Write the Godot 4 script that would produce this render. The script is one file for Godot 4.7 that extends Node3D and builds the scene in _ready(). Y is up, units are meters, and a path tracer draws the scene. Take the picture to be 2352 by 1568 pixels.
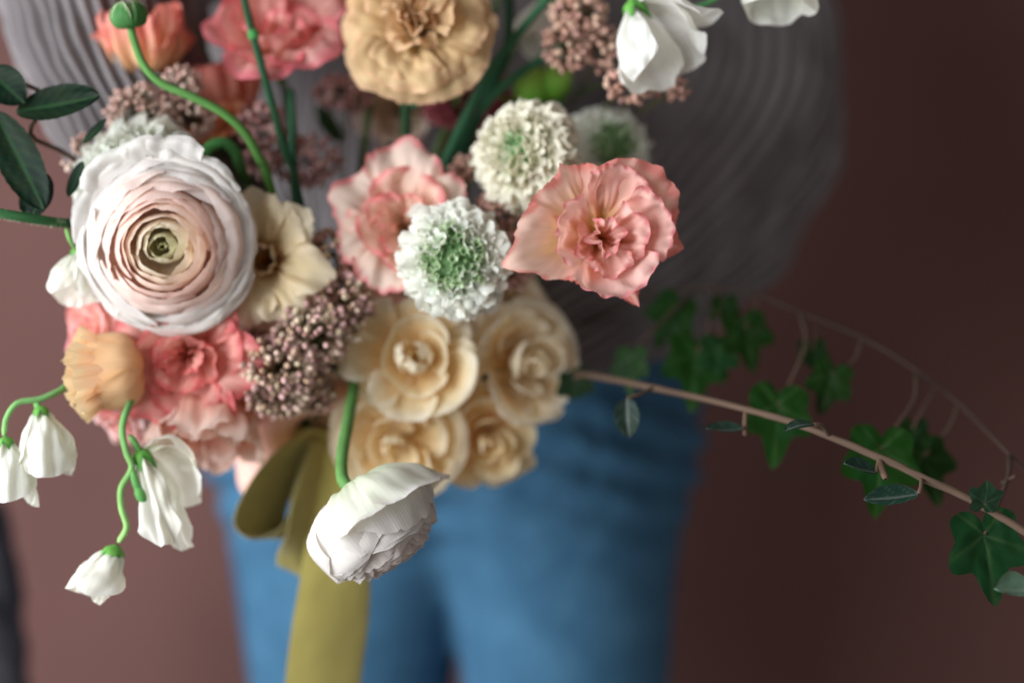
extends Node3D
# A hand-tied bouquet held towards the camera by a person in a grey ribbed sweater and blue jeans, lit by a window at the left.

const EYE := Vector3(0, 1.0, 0.75)
const FOCAL := 50.0
var M := {}
var rng := RandomNumberGenerator.new()
var nz := FastNoiseLite.new()
var counts := {}
var bind: Vector3
var fine := 1.0


# ---------- small helpers ----------
func rf(a: float, b: float) -> float:
	return rng.randf_range(a, b)


func C(r: int, g: int, b: int) -> Color:      # an everyday (sRGB) colour as the linear value that vertex colours carry
	return Color8(r, g, b).srgb_to_linear()


func P(x: float, y: float, z: float) -> Vector3:     # a place in the bouquet, measured on the photograph, at the depth z
	var d := EYE.z - z
	return Vector3((x - 1176.0) * 0.00030612 * d, 1.0 - (y - 784.0) * 0.00030612 * d, z)


func S(px: float, z: float) -> float:
	return px * 0.00030612 * (EYE.z - z)


func frame(axis: Vector3, roll := 0.0) -> Basis:       # a basis whose y looks along axis and whose x stays level, then rolled
	var y := axis.normalized()
	var x := Vector3.UP.cross(y)
	if x.length() < 0.05:
		x = Vector3.RIGHT
	x = x.normalized()
	return Basis(x, y, x.cross(y)).orthonormalized() * Basis(Vector3.UP, roll)


func numbered(called: String) -> String:
	var n: int = counts.get(called, 0)
	counts[called] = n + 1
	return called if n == 0 else "%s_%03d" % [called, n]


func thing(called: String, label: String, category: String, at: Vector3, b := Basis.IDENTITY, group := "") -> Node3D:
	var o := Node3D.new()
	o.name = numbered(called)
	o.transform = Transform3D(b, at)
	o.set_meta("label", label)
	o.set_meta("category", category)
	if group != "":
		o.set_meta("group", group)
	add_child(o)
	return o


func part(called: String, mesh: Mesh, mat: Material, parent: Node3D, tr := Transform3D.IDENTITY) -> MeshInstance3D:
	var o := MeshInstance3D.new()
	o.name = called
	o.mesh = mesh
	o.material_override = null
	if mat:
		for i in mesh.get_surface_count():
			mesh.surface_set_material(i, mat) if mesh is ArrayMesh else null
		if not mesh is ArrayMesh:
			o.material_override = mat
	o.transform = tr
	o.cast_shadow = GeometryInstance3D.SHADOW_CASTING_SETTING_ON
	parent.add_child(o, true)
	return o


func grid_mesh(v: PackedVector3Array, c: PackedColorArray, uv: PackedVector2Array, nu: int, nv: int, wrap := false) -> ArrayMesh:
	# nu columns of quads, nv rows; (nu + 1) * (nv + 1) points, row by row
	var idx := PackedInt32Array()
	var w := nu + 1
	for j in nv:
		for i in nu:
			var a := j * w + i
			idx.append_array([a, a + w, a + 1, a + 1, a + w, a + w + 1])
	return indexed(v, c, uv, idx, w if wrap else 0)


func indexed(v: PackedVector3Array, c: PackedColorArray, uv: PackedVector2Array, idx: PackedInt32Array, seam := 0) -> ArrayMesh:
	var n := PackedVector3Array()
	n.resize(v.size())
	for k in range(0, idx.size(), 3):
		var a := idx[k]
		var b := idx[k + 1]
		var d := idx[k + 2]
		var f := (v[d] - v[a]).cross(v[b] - v[a])
		n[a] += f
		n[b] += f
		n[d] += f
	if seam > 0:
		for j in v.size() / seam:
			var s := n[j * seam] + n[j * seam + seam - 1]
			n[j * seam] = s
			n[j * seam + seam - 1] = s
	for k in n.size():
		n[k] = n[k].normalized() if n[k].length_squared() > 1e-24 else Vector3.UP
	var arr := []
	arr.resize(Mesh.ARRAY_MAX)
	arr[Mesh.ARRAY_VERTEX] = v
	arr[Mesh.ARRAY_NORMAL] = n
	if c.size() == v.size():
		arr[Mesh.ARRAY_COLOR] = c
	if uv.size() == v.size():
		arr[Mesh.ARRAY_TEX_UV] = uv
	arr[Mesh.ARRAY_INDEX] = idx
	var m := ArrayMesh.new()
	m.add_surface_from_arrays(Mesh.PRIMITIVE_TRIANGLES, arr)
	return m


func joined(meshes: Array, places: Array) -> ArrayMesh:
	var st := SurfaceTool.new()
	st.begin(Mesh.PRIMITIVE_TRIANGLES)
	for k in meshes.size():
		st.append_from(meshes[k], 0, places[k])
	return st.commit()


func cat(p: Array, t: float):            # Catmull-Rom through the points of p (floats or vectors), t in 0..1
	var n := p.size() - 1
	var s := clampf(t, 0.0, 1.0) * n
	var i := mini(int(s), n - 1)
	var f := s - i
	var b = p[i]
	var c = p[i + 1]
	var a = p[i - 1] if i > 0 else b * 2.0 - c
	var d = p[i + 2] if i + 2 <= n else c * 2.0 - b
	return 0.5 * ((2.0 * b) + (c - a) * f + (2.0 * a - 5.0 * b + 4.0 * c - d) * f * f + (3.0 * b - a - 3.0 * c + d) * f * f * f)


# ---------- petals that wrap round a flower's axis (y); the middle of the petal looks along +x ----------
# o: round, point, power, ruffle, rfreq, fringe, ffreq, side, lump, narrow, base, mid, edge, b1, e0, nu, nv, streak
func shell(prof: Array, half: float, o: Dictionary) -> ArrayMesh:
	var nu := int(o.get("nu", 16) * fine)
	var nv := int(o.get("nv", 11) * fine)
	var round_: float = o.get("round", 0.25)
	var pt: float = o.get("point", 0.0)
	var pw: float = o.get("power", 2.6)
	var ruffle: float = o.get("ruffle", 0.0)
	var rfreq: float = o.get("rfreq", 3.0)
	var rpow: float = o.get("rpow", 2.4)
	var fringe: float = o.get("fringe", 0.0)
	var ffreq: float = o.get("ffreq", 9.0)
	var side: float = o.get("side", 0.0)
	var lump: float = o.get("lump", 0.0)
	var narrow: float = o.get("narrow", 0.0)
	var lean: float = o.get("lean", 0.0)
	var fold: float = o.get("fold", 0.0)
	var base: Color = o.base
	var mid: Color = o.mid
	var edge: Color = o.edge
	var b1: float = o.get("b1", 0.4)
	var e0: float = o.get("e0", 0.75)
	var streak: float = o.get("streak", 0.05)
	var seed_ := rf(0, 500)
	var ph := rf(0, TAU)
	var size: float = 0.0
	for p in prof:
		size = maxf(size, maxf(p.x, p.y))
	var tab := PackedVector2Array()
	for k in 41:
		tab.append(cat(prof, k / 40.0))
	var v := PackedVector3Array()
	var c := PackedColorArray()
	var uv := PackedVector2Array()
	for j in nv + 1:
		var t := float(j) / nv
		t = 1.0 - pow(1.0 - t, 1.25)
		for i in nu + 1:
			var u := -1.0 + 2.0 * i / nu
			var au := absf(u)
			var L := 1.0 - round_ * pow(au, pw) - pt * au
			if o.has("rim"):
				L = rim_at(o.rim, o.az - rad_to_deg(half * u)) * (1.0 - round_ * pow(au, pw))
			if fringe > 0.0:
				L += fringe * (nz.get_noise_2d(u * ffreq * 22.0 + seed_ * 9.0, seed_) + 0.6 * nz.get_noise_2d(u * ffreq * 60.0 + seed_ * 5.0, seed_ + 40.0)) * smoothstep(0.5, 1.0, t)
			var tt := clampf(t * L, 0.0, 1.0) * 40.0
			var k := mini(int(tt), 39)
			var q := tab[k].lerp(tab[k + 1], tt - k)
			var dq := (tab[k + 1] - tab[k]).normalized()
			var nrm := Vector2(dq.y, -dq.x)
			var ang := half * u * (1.0 - narrow * pow(t, 3.0)) + lean * t
			var dsp := side * size * u * u * t + lump * size * nz.get_noise_2d(u * 45.0 + seed_ * 3.0, t * 50.0 + seed_)
			dsp += fold * size * u * t * t
			if ruffle > 0.0:
				dsp += ruffle * size * pow(t, rpow) * (sin(u * rfreq * PI + ph + 1.6 * sin(u * 2.1 + seed_)) + 0.7 * nz.get_noise_2d(u * rfreq * 55.0 + seed_, seed_ * 2.0))
			q += nrm * dsp
			v.append(Vector3(q.x * cos(ang), q.y, q.x * sin(ang)))
			uv.append(Vector2(u * 0.5 + 0.5 + seed_, t))
			var col := base.lerp(mid, smoothstep(0.0, b1, t))
			var e := maxf(t, smoothstep(0.6, 1.0, au) * 0.9 * smoothstep(0.3, 0.8, t))
			col = col.lerp(edge, smoothstep(e0, 1.0, e + 0.10 * nz.get_noise_2d(u * 90.0 + seed_, t * 30.0)))
			var s := 1.0 + streak * (nz.get_noise_2d(u * 190.0 + seed_ * 7.0, t * 16.0) * 1.5 + nz.get_noise_2d(u * 30.0, t * 30.0 + seed_))
			c.append(Color(col.r * s, col.g * s, col.b * s))
	return grid_mesh(v, c, uv, nu, nv)


func rim_at(rim: Array, deg: float) -> float:      # an outline's reach at a bearing, from [bearing, reach] pairs in order
	var n := rim.size()
	for k in n:
		var a: float = rim[k][0]
		var b: float = rim[(k + 1) % n][0]
		var span := fposmod(b - a, 360.0)
		var f := fposmod(deg - a, 360.0)
		if f <= span:
			return lerpf(rim[k][1], rim[(k + 1) % n][1], f / span)
	return rim[0][1]


# ---------- a free petal or leaf: y along its length, x across, z its face ----------
func blade(length: float, width: float, o: Dictionary) -> ArrayMesh:
	var nu := int(o.get("nu", 12) * fine)
	var nv := int(o.get("nv", 16) * fine)
	var a: float = o.get("a", 0.7)        # outline: v^a * (1 - v)^b, scaled to 1
	var b: float = o.get("b", 0.5)
	var bend: float = o.get("bend", 0.0)
	var bend0: float = o.get("bend0", 0.0)
	var cup: float = o.get("cup", 0.0)
	var fold: float = o.get("fold", 0.0)
	var ruffle: float = o.get("ruffle", 0.0)
	var rfreq: float = o.get("rfreq", 2.0)
	var twist: float = o.get("twist", 0.0)
	var serr: float = o.get("serr", 0.0)
	var sway: float = o.get("sway", 0.0)
	var notch: float = o.get("notch", 0.0)
	var base: Color = o.base
	var edge: Color = o.edge
	var rib: Color = o.get("rib", base)
	var veins: float = o.get("veins", 0.0)
	var seed_ := rf(0, 500)
	var ph := rf(0, TAU)
	var vm := a / (a + b)
	var top := pow(vm, a) * pow(1.0 - vm, b)
	var v := PackedVector3Array()
	var c := PackedColorArray()
	var uv := PackedVector2Array()
	var at := Vector3.ZERO
	for j in nv + 1:
		var t := float(j) / nv
		var th := bend0 + bend * t
		if j > 0:
			at += Vector3(sway * (2.0 * t - 1.0) / nv, cos(th) / nv, sin(th) / nv) * length
		var w := maxf(0.015, pow(t, a) * pow(1.0 - t, b) / top) * width
		if serr > 0.0:
			w *= 1.0 + serr * (absf(fmod(t * 11.0, 1.0) - 0.35) - 0.3)
		var n := Vector3(0, -sin(th), cos(th))
		for i in nu + 1:
			var u := -1.0 + 2.0 * i / nu
			var z := cup * u * u * width + fold * absf(u) * w
			z += ruffle * width * (u * u * 0.6 + t * t * 0.5) * sin(u * rfreq * PI + t * rfreq * 2.0 + ph) + 0.04 * width * nz.get_noise_2d(u * 40.0 + seed_, t * 60.0)
			var y := -notch * length * (1.0 - u * u) * t * t * t
			var x := u * w
			var tw := twist * t
			v.append(at + Vector3(x * cos(tw), 0, 0) + n * (z + x * sin(tw)) + Vector3(0, y * cos(th), y * sin(th)))
			uv.append(Vector2(u * 0.5 + 0.5 + seed_, t))
			var col := base.lerp(edge, smoothstep(0.15, 0.9, t))
			col = col.lerp(rib, exp(-u * u * w * w / (width * width) * 500.0) * 0.8)
			if veins > 0.0:
				var s := fmod(t * 7.0 - absf(u) * 1.7 + 8.0, 1.0)
				col = col.lerp(rib, veins * exp(-pow((s - 0.5) * 9.0, 2.0)))
			var m := 1.0 + 0.10 * nz.get_noise_2d(u * 40.0 + seed_ * 2.0, t * 40.0)
			c.append(Color(col.r * m, col.g * m, col.b * m))
	return grid_mesh(v, c, uv, nu, nv)


# ---------- tubes ----------
func tube(pts: Array, radii: Array, sides: int, rings: int, col0: Color, col1: Color, bumpy := 0.0) -> ArrayMesh:
	var v := PackedVector3Array()
	var c := PackedColorArray()
	var uv := PackedVector2Array()
	var prev := Vector3.ZERO
	var x := Vector3.ZERO
	for j in rings + 1:
		var t := float(j) / rings
		var p: Vector3 = cat(pts, t)
		var q: Vector3 = cat(pts, minf(1.0, t + 0.01))
		var q0: Vector3 = cat(pts, maxf(0.0, t - 0.01))
		var d := (q - q0).normalized()
		if j == 0:
			x = d.cross(Vector3(0.3, 0.5, 0.8)).normalized()
		else:
			x = (x - d * x.dot(d)).normalized()
		var y := d.cross(x)
		var r: float = cat(radii, t)
		if j == 0 or j == rings:
			r *= 0.6
		for i in sides + 1:
			var a := TAU * i / sides
			var rr := r
			if bumpy > 0.0:
				rr *= 1.0 + bumpy * nz.get_noise_3d(cos(a) * 40.0, sin(a) * 40.0, t * 900.0)
			v.append(p + (x * cos(a) + y * sin(a)) * rr)
			uv.append(Vector2(float(i) / sides, t * 4.0))
			var m := 1.0 + 0.25 * nz.get_noise_3d(cos(a) * 30.0, sin(a) * 30.0, t * 400.0)
			var col := col0.lerp(col1, t)
			c.append(Color(col.r * m, col.g * m, col.b * m))
	return grid_mesh(v, c, uv, sides, rings, true)


func local(o: Node3D, pts: Array) -> Array:
	var inv := o.transform.affine_inverse()
	var out := []
	for p in pts:
		out.append(inv * p)
	return out


# a stem in the world's axes, hung under its thing
func stem(o: Node3D, pts: Array, r0: float, r1: float, col0: Color, col1: Color, called := "stem", rings := 22) -> MeshInstance3D:
	return part(called, tube(local(o, pts), [r0, (r0 + r1) * 0.5, r1], 10, rings, col0, col1), M.stalk, o)


# the rest of a stem: from the flower's base back into the tied bundle
func stem_to_bundle(o: Node3D, r: float, col := Color(0.07, 0.13, 0.04)) -> void:
	var a := o.position
	var ax := o.basis.y.normalized()
	var b := bind + Vector3(rf(-0.014, 0.014), rf(-0.01, 0.01), rf(-0.014, 0.014))
	var m1 := (a - ax * 0.04).lerp(b, 0.35)
	var m2 := a.lerp(b, 0.72)
	m1.z = minf(m1.z, -0.125)
	m2.z = -0.14
	var m0 := Vector3(a.x - ax.x * 0.02, a.y - ax.y * 0.02 - 0.004, minf(a.z - 0.02, -0.125))
	stem(o, [a, a - ax * 0.012, m0, m1, m2, b, b + Vector3(rf(-0.006, 0.012), -0.045, rf(-0.02, 0.0))], r, r * 0.9, col, col)


# ---------- a smooth body from rounded bones: surface nets ----------
func nets(lo: Vector3, hi: Vector3, cell: float, f: Callable) -> ArrayMesh:
	var n := Vector3i(((hi - lo) / cell).ceil()) + Vector3i.ONE
	var d := PackedFloat32Array()
	d.resize(n.x * n.y * n.z)
	var k := 0
	for z in n.z:
		for y in n.y:
			for x in n.x:
				d[k] = f.call(lo + Vector3(x, y, z) * cell)
				k += 1
	var ids := {}
	var v := PackedVector3Array()
	var sx := 1
	var sy := n.x
	var sz := n.x * n.y
	var corner := [0, sx, sy, sx + sy, sz, sz + sx, sz + sy, sz + sx + sy]
	var off := [Vector3(0, 0, 0), Vector3(1, 0, 0), Vector3(0, 1, 0), Vector3(1, 1, 0), Vector3(0, 0, 1), Vector3(1, 0, 1), Vector3(0, 1, 1), Vector3(1, 1, 1)]
	var pairs := [[0, 1], [2, 3], [4, 5], [6, 7], [0, 2], [1, 3], [4, 6], [5, 7], [0, 4], [1, 5], [2, 6], [3, 7]]
	for z in n.z - 1:
		for y in n.y - 1:
			for x in n.x - 1:
				var at := x + y * sy + z * sz
				var inside := 0
				for q in 8:
					if d[at + corner[q]] < 0.0:
						inside += 1
				if inside == 0 or inside == 8:
					continue
				var sum := Vector3.ZERO
				var cnt := 0
				for pr in pairs:
					var da := d[at + corner[pr[0]]]
					var db := d[at + corner[pr[1]]]
					if (da < 0.0) != (db < 0.0):
						var oa: Vector3 = off[pr[0]]
						var ob: Vector3 = off[pr[1]]
						sum += oa.lerp(ob, da / (da - db))
						cnt += 1
				ids[at] = v.size()
				v.append(lo + (Vector3(x, y, z) + sum / cnt) * cell)
	var idx := PackedInt32Array()
	for z in range(1, n.z - 1):
		for y in range(1, n.y - 1):
			for x in range(1, n.x - 1):
				var at := x + y * sy + z * sz
				for ax in 3:
					var s: int = [sx, sy, sz][ax]
					if (d[at] < 0.0) == (d[at + s] < 0.0):
						continue
					var p: int = [sy, sz, sx][ax]
					var q: int = [sz, sx, sy][ax]
					var a: int = ids[at - p - q]
					var b: int = ids[at - q]
					var c: int = ids[at]
					var e: int = ids[at - p]
					if d[at] < 0.0:
						idx.append_array([a, c, b, a, e, c])
					else:
						idx.append_array([a, b, c, a, c, e])
	return indexed(v, PackedColorArray(), PackedVector2Array(), idx)


func cone_dist(p: Vector3, a: Vector3, b: Vector3, ra: float, rb: float) -> float:
	var ab := b - a
	var t := clampf((p - a).dot(ab) / ab.length_squared(), 0.0, 1.0)
	return p.distance_to(a + ab * t) - lerpf(ra, rb, t)


func smin(a: float, b: float, k: float) -> float:
	var h := maxf(k - absf(a - b), 0.0) / k
	return minf(a, b) - h * h * k * 0.25


# ---------- flowers: each is one thing, its y along the flower's axis, its origin at the base of the bloom ----------
func petal(o: Node3D, mesh: Mesh, az: float, tilt := 0.0, mat: Material = null) -> MeshInstance3D:
	var b := Basis(Vector3.UP, az) * Basis(Vector3.BACK, tilt) * Basis(Vector3.RIGHT, rf(-0.03, 0.03))
	return part("petal", mesh, mat if mat else M.petal, o, Transform3D(b, Vector3.ZERO))


func scaled(prof: Array, k: float) -> Array:
	var out := []
	for p in prof:
		out.append(p * k)
	return out


func ring(o: Node3D, count: int, prof: Array, k: float, half: float, opt: Dictionary, az0 := -1.0, jit := 0.12, vary := 0.06) -> void:
	var a0 := az0 if az0 >= 0.0 else rf(0, TAU)
	for i in count:
		var s := k * (1.0 + rf(-vary, vary))
		petal(o, shell(scaled(prof, s), half * (1.0 + rf(-0.1, 0.1)), opt), a0 + TAU * i / count + rf(-jit, jit), rf(-0.05, 0.05))


func ranunculus(o: Node3D, r: float, layers: int, seed_: int, open_ := 1.0, tall := 1.0, pale := 0.0) -> void:
	rng.seed = seed_
	var white := C(232, 229, 226)
	var blush := C(241, 211, 200)
	var peach := C(243, 212, 194)
	var cream := C(241, 233, 210)
	var green := C(216, 216, 172).lerp(C(226, 224, 212), pale)
	blush = blush.lerp(white, pale)
	peach = peach.lerp(white, pale)
	cream = cream.lerp(white, pale)
	for k in layers:
		var t := float(k) / (layers - 1)
		var rr := r * (0.05 + 0.93 * pow(t, 0.95))
		var hh := r * tall * (0.56 - 0.05 * pow(1.0 - minf(1.0, t / 0.40), 1.5) - 0.40 * open_ * smoothstep(0.40, 1.1, t))
		var n := 3 if k < 2 else (4 if t < 0.5 else 5)
		var inner: Color
		var rim: Color
		if t < 0.17:
			inner = green
			rim = green.lerp(cream, t / 0.17)
		elif t < 0.45:
			inner = cream.lerp(peach, 0.3)
			rim = cream.lerp(blush, (t - 0.17) / 0.28)
		elif t < 0.8:
			inner = peach.lerp(blush, 0.4)
			rim = blush.lerp(white, (t - 0.45) / 0.5)
		else:
			inner = blush.lerp(white, 0.6)
			rim = white
		var shift := Vector3(rf(-0.02, 0.02), 0, rf(-0.02, 0.02)) * r
		for i in n:
			var q := rr * (1.0 + rf(-0.06, 0.06))
			var dh := rf(-0.022, 0.022) * r * (0.4 + t)
			var lip := lerpf(0.72, 0.88, smoothstep(0.0, 0.5, t)) + rf(-0.05, 0.04) + 0.06 * smoothstep(0.8, 1.0, t)
			var prof := [Vector2(0.02 * r, 0.0), Vector2(0.5 * q, 0.02 * r + 0.10 * hh), Vector2(0.99 * q, 0.46 * hh), Vector2(1.01 * q, 0.82 * hh), Vector2(lip * q, hh + dh)]
			var m := shell(prof, PI / n * rf(1.25, 1.6), {"base": inner, "mid": inner.lerp(rim, 0.6), "edge": rim, "b1": 0.5, "e0": 0.7, "round": rf(0.15, 0.36), "power": rf(2.2, 3.4), "ruffle": rf(0.006, 0.018), "rfreq": rf(1.0, 2.6), "lump": 0.03, "fringe": 0.035, "ffreq": 4.0, "side": rf(-0.07, 0.02), "nu": 24, "nv": 14, "streak": 0.03})
			petal(o, m, k * 2.4 + TAU * i / n + rf(-0.3, 0.3), rf(-0.05, 0.03)).position = shift
	# the dark slit and green carpels in the eye
	var st := SurfaceTool.new()
	var eye := SphereMesh.new()
	eye.radius = 0.022 * r
	eye.height = 0.10 * r
	eye.radial_segments = 10
	eye.rings = 6
	part("eye", eye, M.eye, o, Transform3D(Basis.IDENTITY, Vector3(0, 0.37 * r * tall, 0)))
	for i in 7:
		var a := TAU * i / 7
		petal(o, shell([Vector2(0.04 * r, 0.2 * r * tall), Vector2(0.045 * r, 0.36 * r * tall), Vector2(0.032 * r, rf(0.42, 0.45) * r * tall)], 0.6, {"base": C(60, 66, 24), "mid": C(120, 126, 60), "edge": C(176, 178, 112), "nu": 6, "nv": 5}), a)


func guard(o: Node3D, prof: Array, r: float, half: float, az: float, opt := {}) -> void:     # a big outer petal on its own azimuth
	var d := {"base": C(226, 230, 205), "mid": C(231, 229, 225), "edge": C(233, 230, 227), "b1": 0.35, "e0": 0.8, "round": 0.22, "power": 2.6, "ruffle": 0.02, "rfreq": 2.2, "lump": 0.03, "fringe": 0.02, "ffreq": 4.0, "nu": 26, "nv": 18, "streak": 0.05}
	d.merge(opt, true)
	petal(o, shell(scaled(prof, r), half, d), az)


func rose(o: Node3D, r: float, seed_: int, cols: Array, style := 0) -> void:
	# cols: base (deep), middle, edge; style 0: open cup round a closed bud, 1: loose spiral, 2: pointed petals
	rng.seed = seed_
	var d := {"base": cols[0], "mid": cols[1], "edge": cols[2], "b1": 0.8, "e0": 0.55, "round": 0.24, "point": 0.24 if style == 2 else 0.04, "power": 2.6, "ruffle": 0.03, "rfreq": 0.9, "lump": 0.055, "side": -0.03, "nu": 22, "nv": 16, "streak": 0.015}
	var sheets := [[Vector2(0.04, 0.0), Vector2(0.40, 0.06), Vector2(0.76, 0.22), Vector2(0.99, 0.34), Vector2(1.12, 0.28)], [Vector2(0.04, 0.01), Vector2(0.38, 0.08), Vector2(0.70, 0.30), Vector2(0.90, 0.48), Vector2(1.00, 0.50)], [Vector2(0.04, 0.02), Vector2(0.32, 0.12), Vector2(0.55, 0.38), Vector2(0.66, 0.58), Vector2(0.70, 0.62)]]
	var whorls := [[sheets[0], 4, 0.95, 0.05, 0.20], [sheets[1], 3, 1.0, 0.07, 0.20]]
	whorls.append([sheets[2], 3, 1.0, 0.08, 0.18] if style > 0 else [scaled(sheets[2], 0.86), 4, 1.05, 0.02, 0.10])
	for w in whorls:
		var a0 := rf(0, TAU)
		for i in int(w[1]):
			var q := d.duplicate()
			q.round = rf(0.14, 0.40)
			q.power = rf(2.0, 3.6)
			q.ruffle = rf(0.01, 0.05)
			q.side = rf(-0.12, 0.06)
			q.lean = rf(-0.3, 0.3)
			q.fold = rf(-0.08, 0.08)
			var m := petal(o, shell(scaled(w[0], r * rf(0.86, 1.10)), float(w[2]) * rf(0.75, 1.2), q), a0 + TAU * i / float(w[1]) + rf(-0.35, 0.35), rf(-float(w[4]), float(w[4]) * 0.5), M.rose_petal)
			m.position = Vector3(rf(-1, 1), rf(-0.4, 0.4), rf(-1, 1)) * r * float(w[3])
	var core := [Vector2(0.02, 0.05), Vector2(0.15, 0.14), Vector2(0.24, 0.36), Vector2(0.23, 0.56), Vector2(0.12, 0.70)]
	var dd := d.duplicate()
	dd.base = (cols[0] as Color).lerp(cols[1], 0.5)
	dd.mid = cols[1]
	dd.b1 = 0.5
	dd.ruffle = 0.015
	dd.round = 0.55
	var off := Vector3(rf(-0.06, 0.06), 0, rf(-0.06, 0.06)) * r
	var n0 := o.get_child_count()
	if style == 0:
		wild(o, 3, core, r * 1.08, 1.3, dd, 0.3, 0.06, 0.08)
		wild(o, 2, [Vector2(0.01, 0.05), Vector2(0.08, 0.2), Vector2(0.13, 0.42), Vector2(0.12, 0.62), Vector2(0.03, 0.74)], r, 1.7, dd, 0.3, 0.05, 0.1)
	else:
		wild(o, 3, [Vector2(0.02, 0.03), Vector2(0.22, 0.14), Vector2(0.38, 0.38), Vector2(0.44, 0.58), Vector2(0.41, 0.66)], r, 1.1, dd, 0.6, 0.16, 0.12)
		wild(o, 2, [Vector2(0.02, 0.04), Vector2(0.13, 0.2), Vector2(0.20, 0.42), Vector2(0.22, 0.60), Vector2(0.17, 0.70)], r, 1.5, dd, 0.6, 0.1, 0.12)
		wild(o, 1, [Vector2(0.01, 0.05), Vector2(0.06, 0.2), Vector2(0.10, 0.42), Vector2(0.10, 0.62), Vector2(0.05, 0.72)], r, 2.6, dd, 0.4, 0.05, 0.1)
	for k in range(n0, o.get_child_count()):
		(o.get_child(k) as Node3D).position = off


func wild(o: Node3D, count: int, prof: Array, k: float, half: float, opt: Dictionary, jit: float, tilt: float, vary: float, az0 := -1.0) -> void:
	# a whorl whose petals differ in size, turn, lean and outline
	var a0 := az0 if az0 >= 0.0 else rf(0, TAU)
	for i in count:
		var d := opt.duplicate()
		d.round = opt.round * rf(0.6, 1.5)
		d.power = opt.power * rf(0.8, 1.4)
		d.ruffle = opt.ruffle * rf(0.5, 1.5)
		d.side = opt.get("side", 0.0) + rf(-0.05, 0.05)
		d.lean = rf(-0.15, 0.15)
		petal(o, shell(scaled(prof, k * (1.0 + rf(-vary, vary))), half * rf(0.85, 1.15), d), a0 + TAU * i / count + rf(-jit, jit), rf(-tilt, tilt * 0.6))


func lisianthus(o: Node3D, r: float, seed_: int, cols: Array, outer_on := true, vigor := 1.0) -> void:
	# cols: throat, body, edge
	rng.seed = seed_
	var d := {"base": cols[0], "mid": cols[1], "edge": cols[2], "b1": 0.5, "e0": 0.74, "round": 0.14, "point": 0.16, "power": 2.2, "ruffle": 0.05 * vigor, "rfreq": 2.2, "rpow": 4.5, "fringe": 0.025, "ffreq": 3.0, "lump": 0.11, "side": -0.04, "nu": 28, "nv": 18, "streak": 0.05}
	if outer_on:
		wild(o, 5, [Vector2(0.04, 0.0), Vector2(0.22, 0.26), Vector2(0.52, 0.50), Vector2(0.82, 0.62), Vector2(1.10, 0.58)], r, 0.78, d, 0.15, 0.15, 0.10)
	wild(o, 3, [Vector2(0.03, 0.02), Vector2(0.22, 0.28), Vector2(0.46, 0.52), Vector2(0.66, 0.70), Vector2(0.80, 0.74)], r, 1.15, d, 0.25, 0.15, 0.12)
	d.ruffle = 0.06 * vigor
	d.rpow = 4.0
	wild(o, 3, [Vector2(0.02, 0.04), Vector2(0.16, 0.3), Vector2(0.32, 0.54), Vector2(0.44, 0.74), Vector2(0.52, 0.86)], r, 1.2, d, 0.3, 0.15, 0.12)
	wild(o, 2, [Vector2(0.01, 0.04), Vector2(0.09, 0.3), Vector2(0.16, 0.54), Vector2(0.20, 0.72), Vector2(0.26, 0.82)], r, 1.2, d, 0.4, 0.12, 0.12)


func carnation(o: Node3D, r: float, seed_: int, cols: Array, deep := 1.0) -> void:
	rng.seed = seed_
	var d := {"base": cols[0], "mid": cols[1], "edge": cols[2], "b1": 0.6, "e0": 0.8, "round": 0.14, "power": 2.6, "ruffle": 0.035, "rfreq": 1.6, "rpow": 3.0, "fringe": 0.05, "ffreq": 10.0, "lump": 0.10, "side": 0.0, "nu": 34, "nv": 16, "streak": 0.06}
	wild(o, 5, [Vector2(0.05, 0.0), Vector2(0.28, 0.26 * deep), Vector2(0.62, 0.42 * deep), Vector2(0.90, 0.40 * deep), Vector2(1.06, 0.28 * deep)], r, 0.85, d, 0.2, 0.15, 0.08)
	wild(o, 5, [Vector2(0.05, 0.02), Vector2(0.24, 0.30 * deep), Vector2(0.54, 0.52 * deep), Vector2(0.82, 0.54 * deep), Vector2(0.99, 0.46 * deep)], r, 0.8, d, 0.3, 0.18, 0.1)
	d.ruffle = 0.07
	wild(o, 5, [Vector2(0.04, 0.02), Vector2(0.18, 0.34 * deep), Vector2(0.40, 0.58 * deep), Vector2(0.62, 0.66 * deep), Vector2(0.78, 0.64 * deep)], r, 0.8, d, 0.4, 0.2, 0.12)
	d.ruffle = 0.10
	d.base = (cols[0] as Color).lerp(cols[3], 0.7)
	d.mid = (cols[1] as Color).lerp(cols[3], 0.6)
	wild(o, 4, [Vector2(0.03, 0.03), Vector2(0.14, 0.36 * deep), Vector2(0.28, 0.62 * deep), Vector2(0.42, 0.76 * deep), Vector2(0.54, 0.80 * deep)], r, 0.95, d, 0.4, 0.2, 0.12)
	wild(o, 4, [Vector2(0.02, 0.03), Vector2(0.08, 0.36 * deep), Vector2(0.16, 0.64 * deep), Vector2(0.25, 0.80 * deep), Vector2(0.32, 0.86 * deep)], r, 1.0, d, 0.4, 0.2, 0.12)
	wild(o, 3, [Vector2(0.01, 0.03), Vector2(0.04, 0.36 * deep), Vector2(0.07, 0.66 * deep), Vector2(0.1, 0.8 * deep), Vector2(0.15, 0.88 * deep)], r, 1.3, d, 0.4, 0.2, 0.1)


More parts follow.
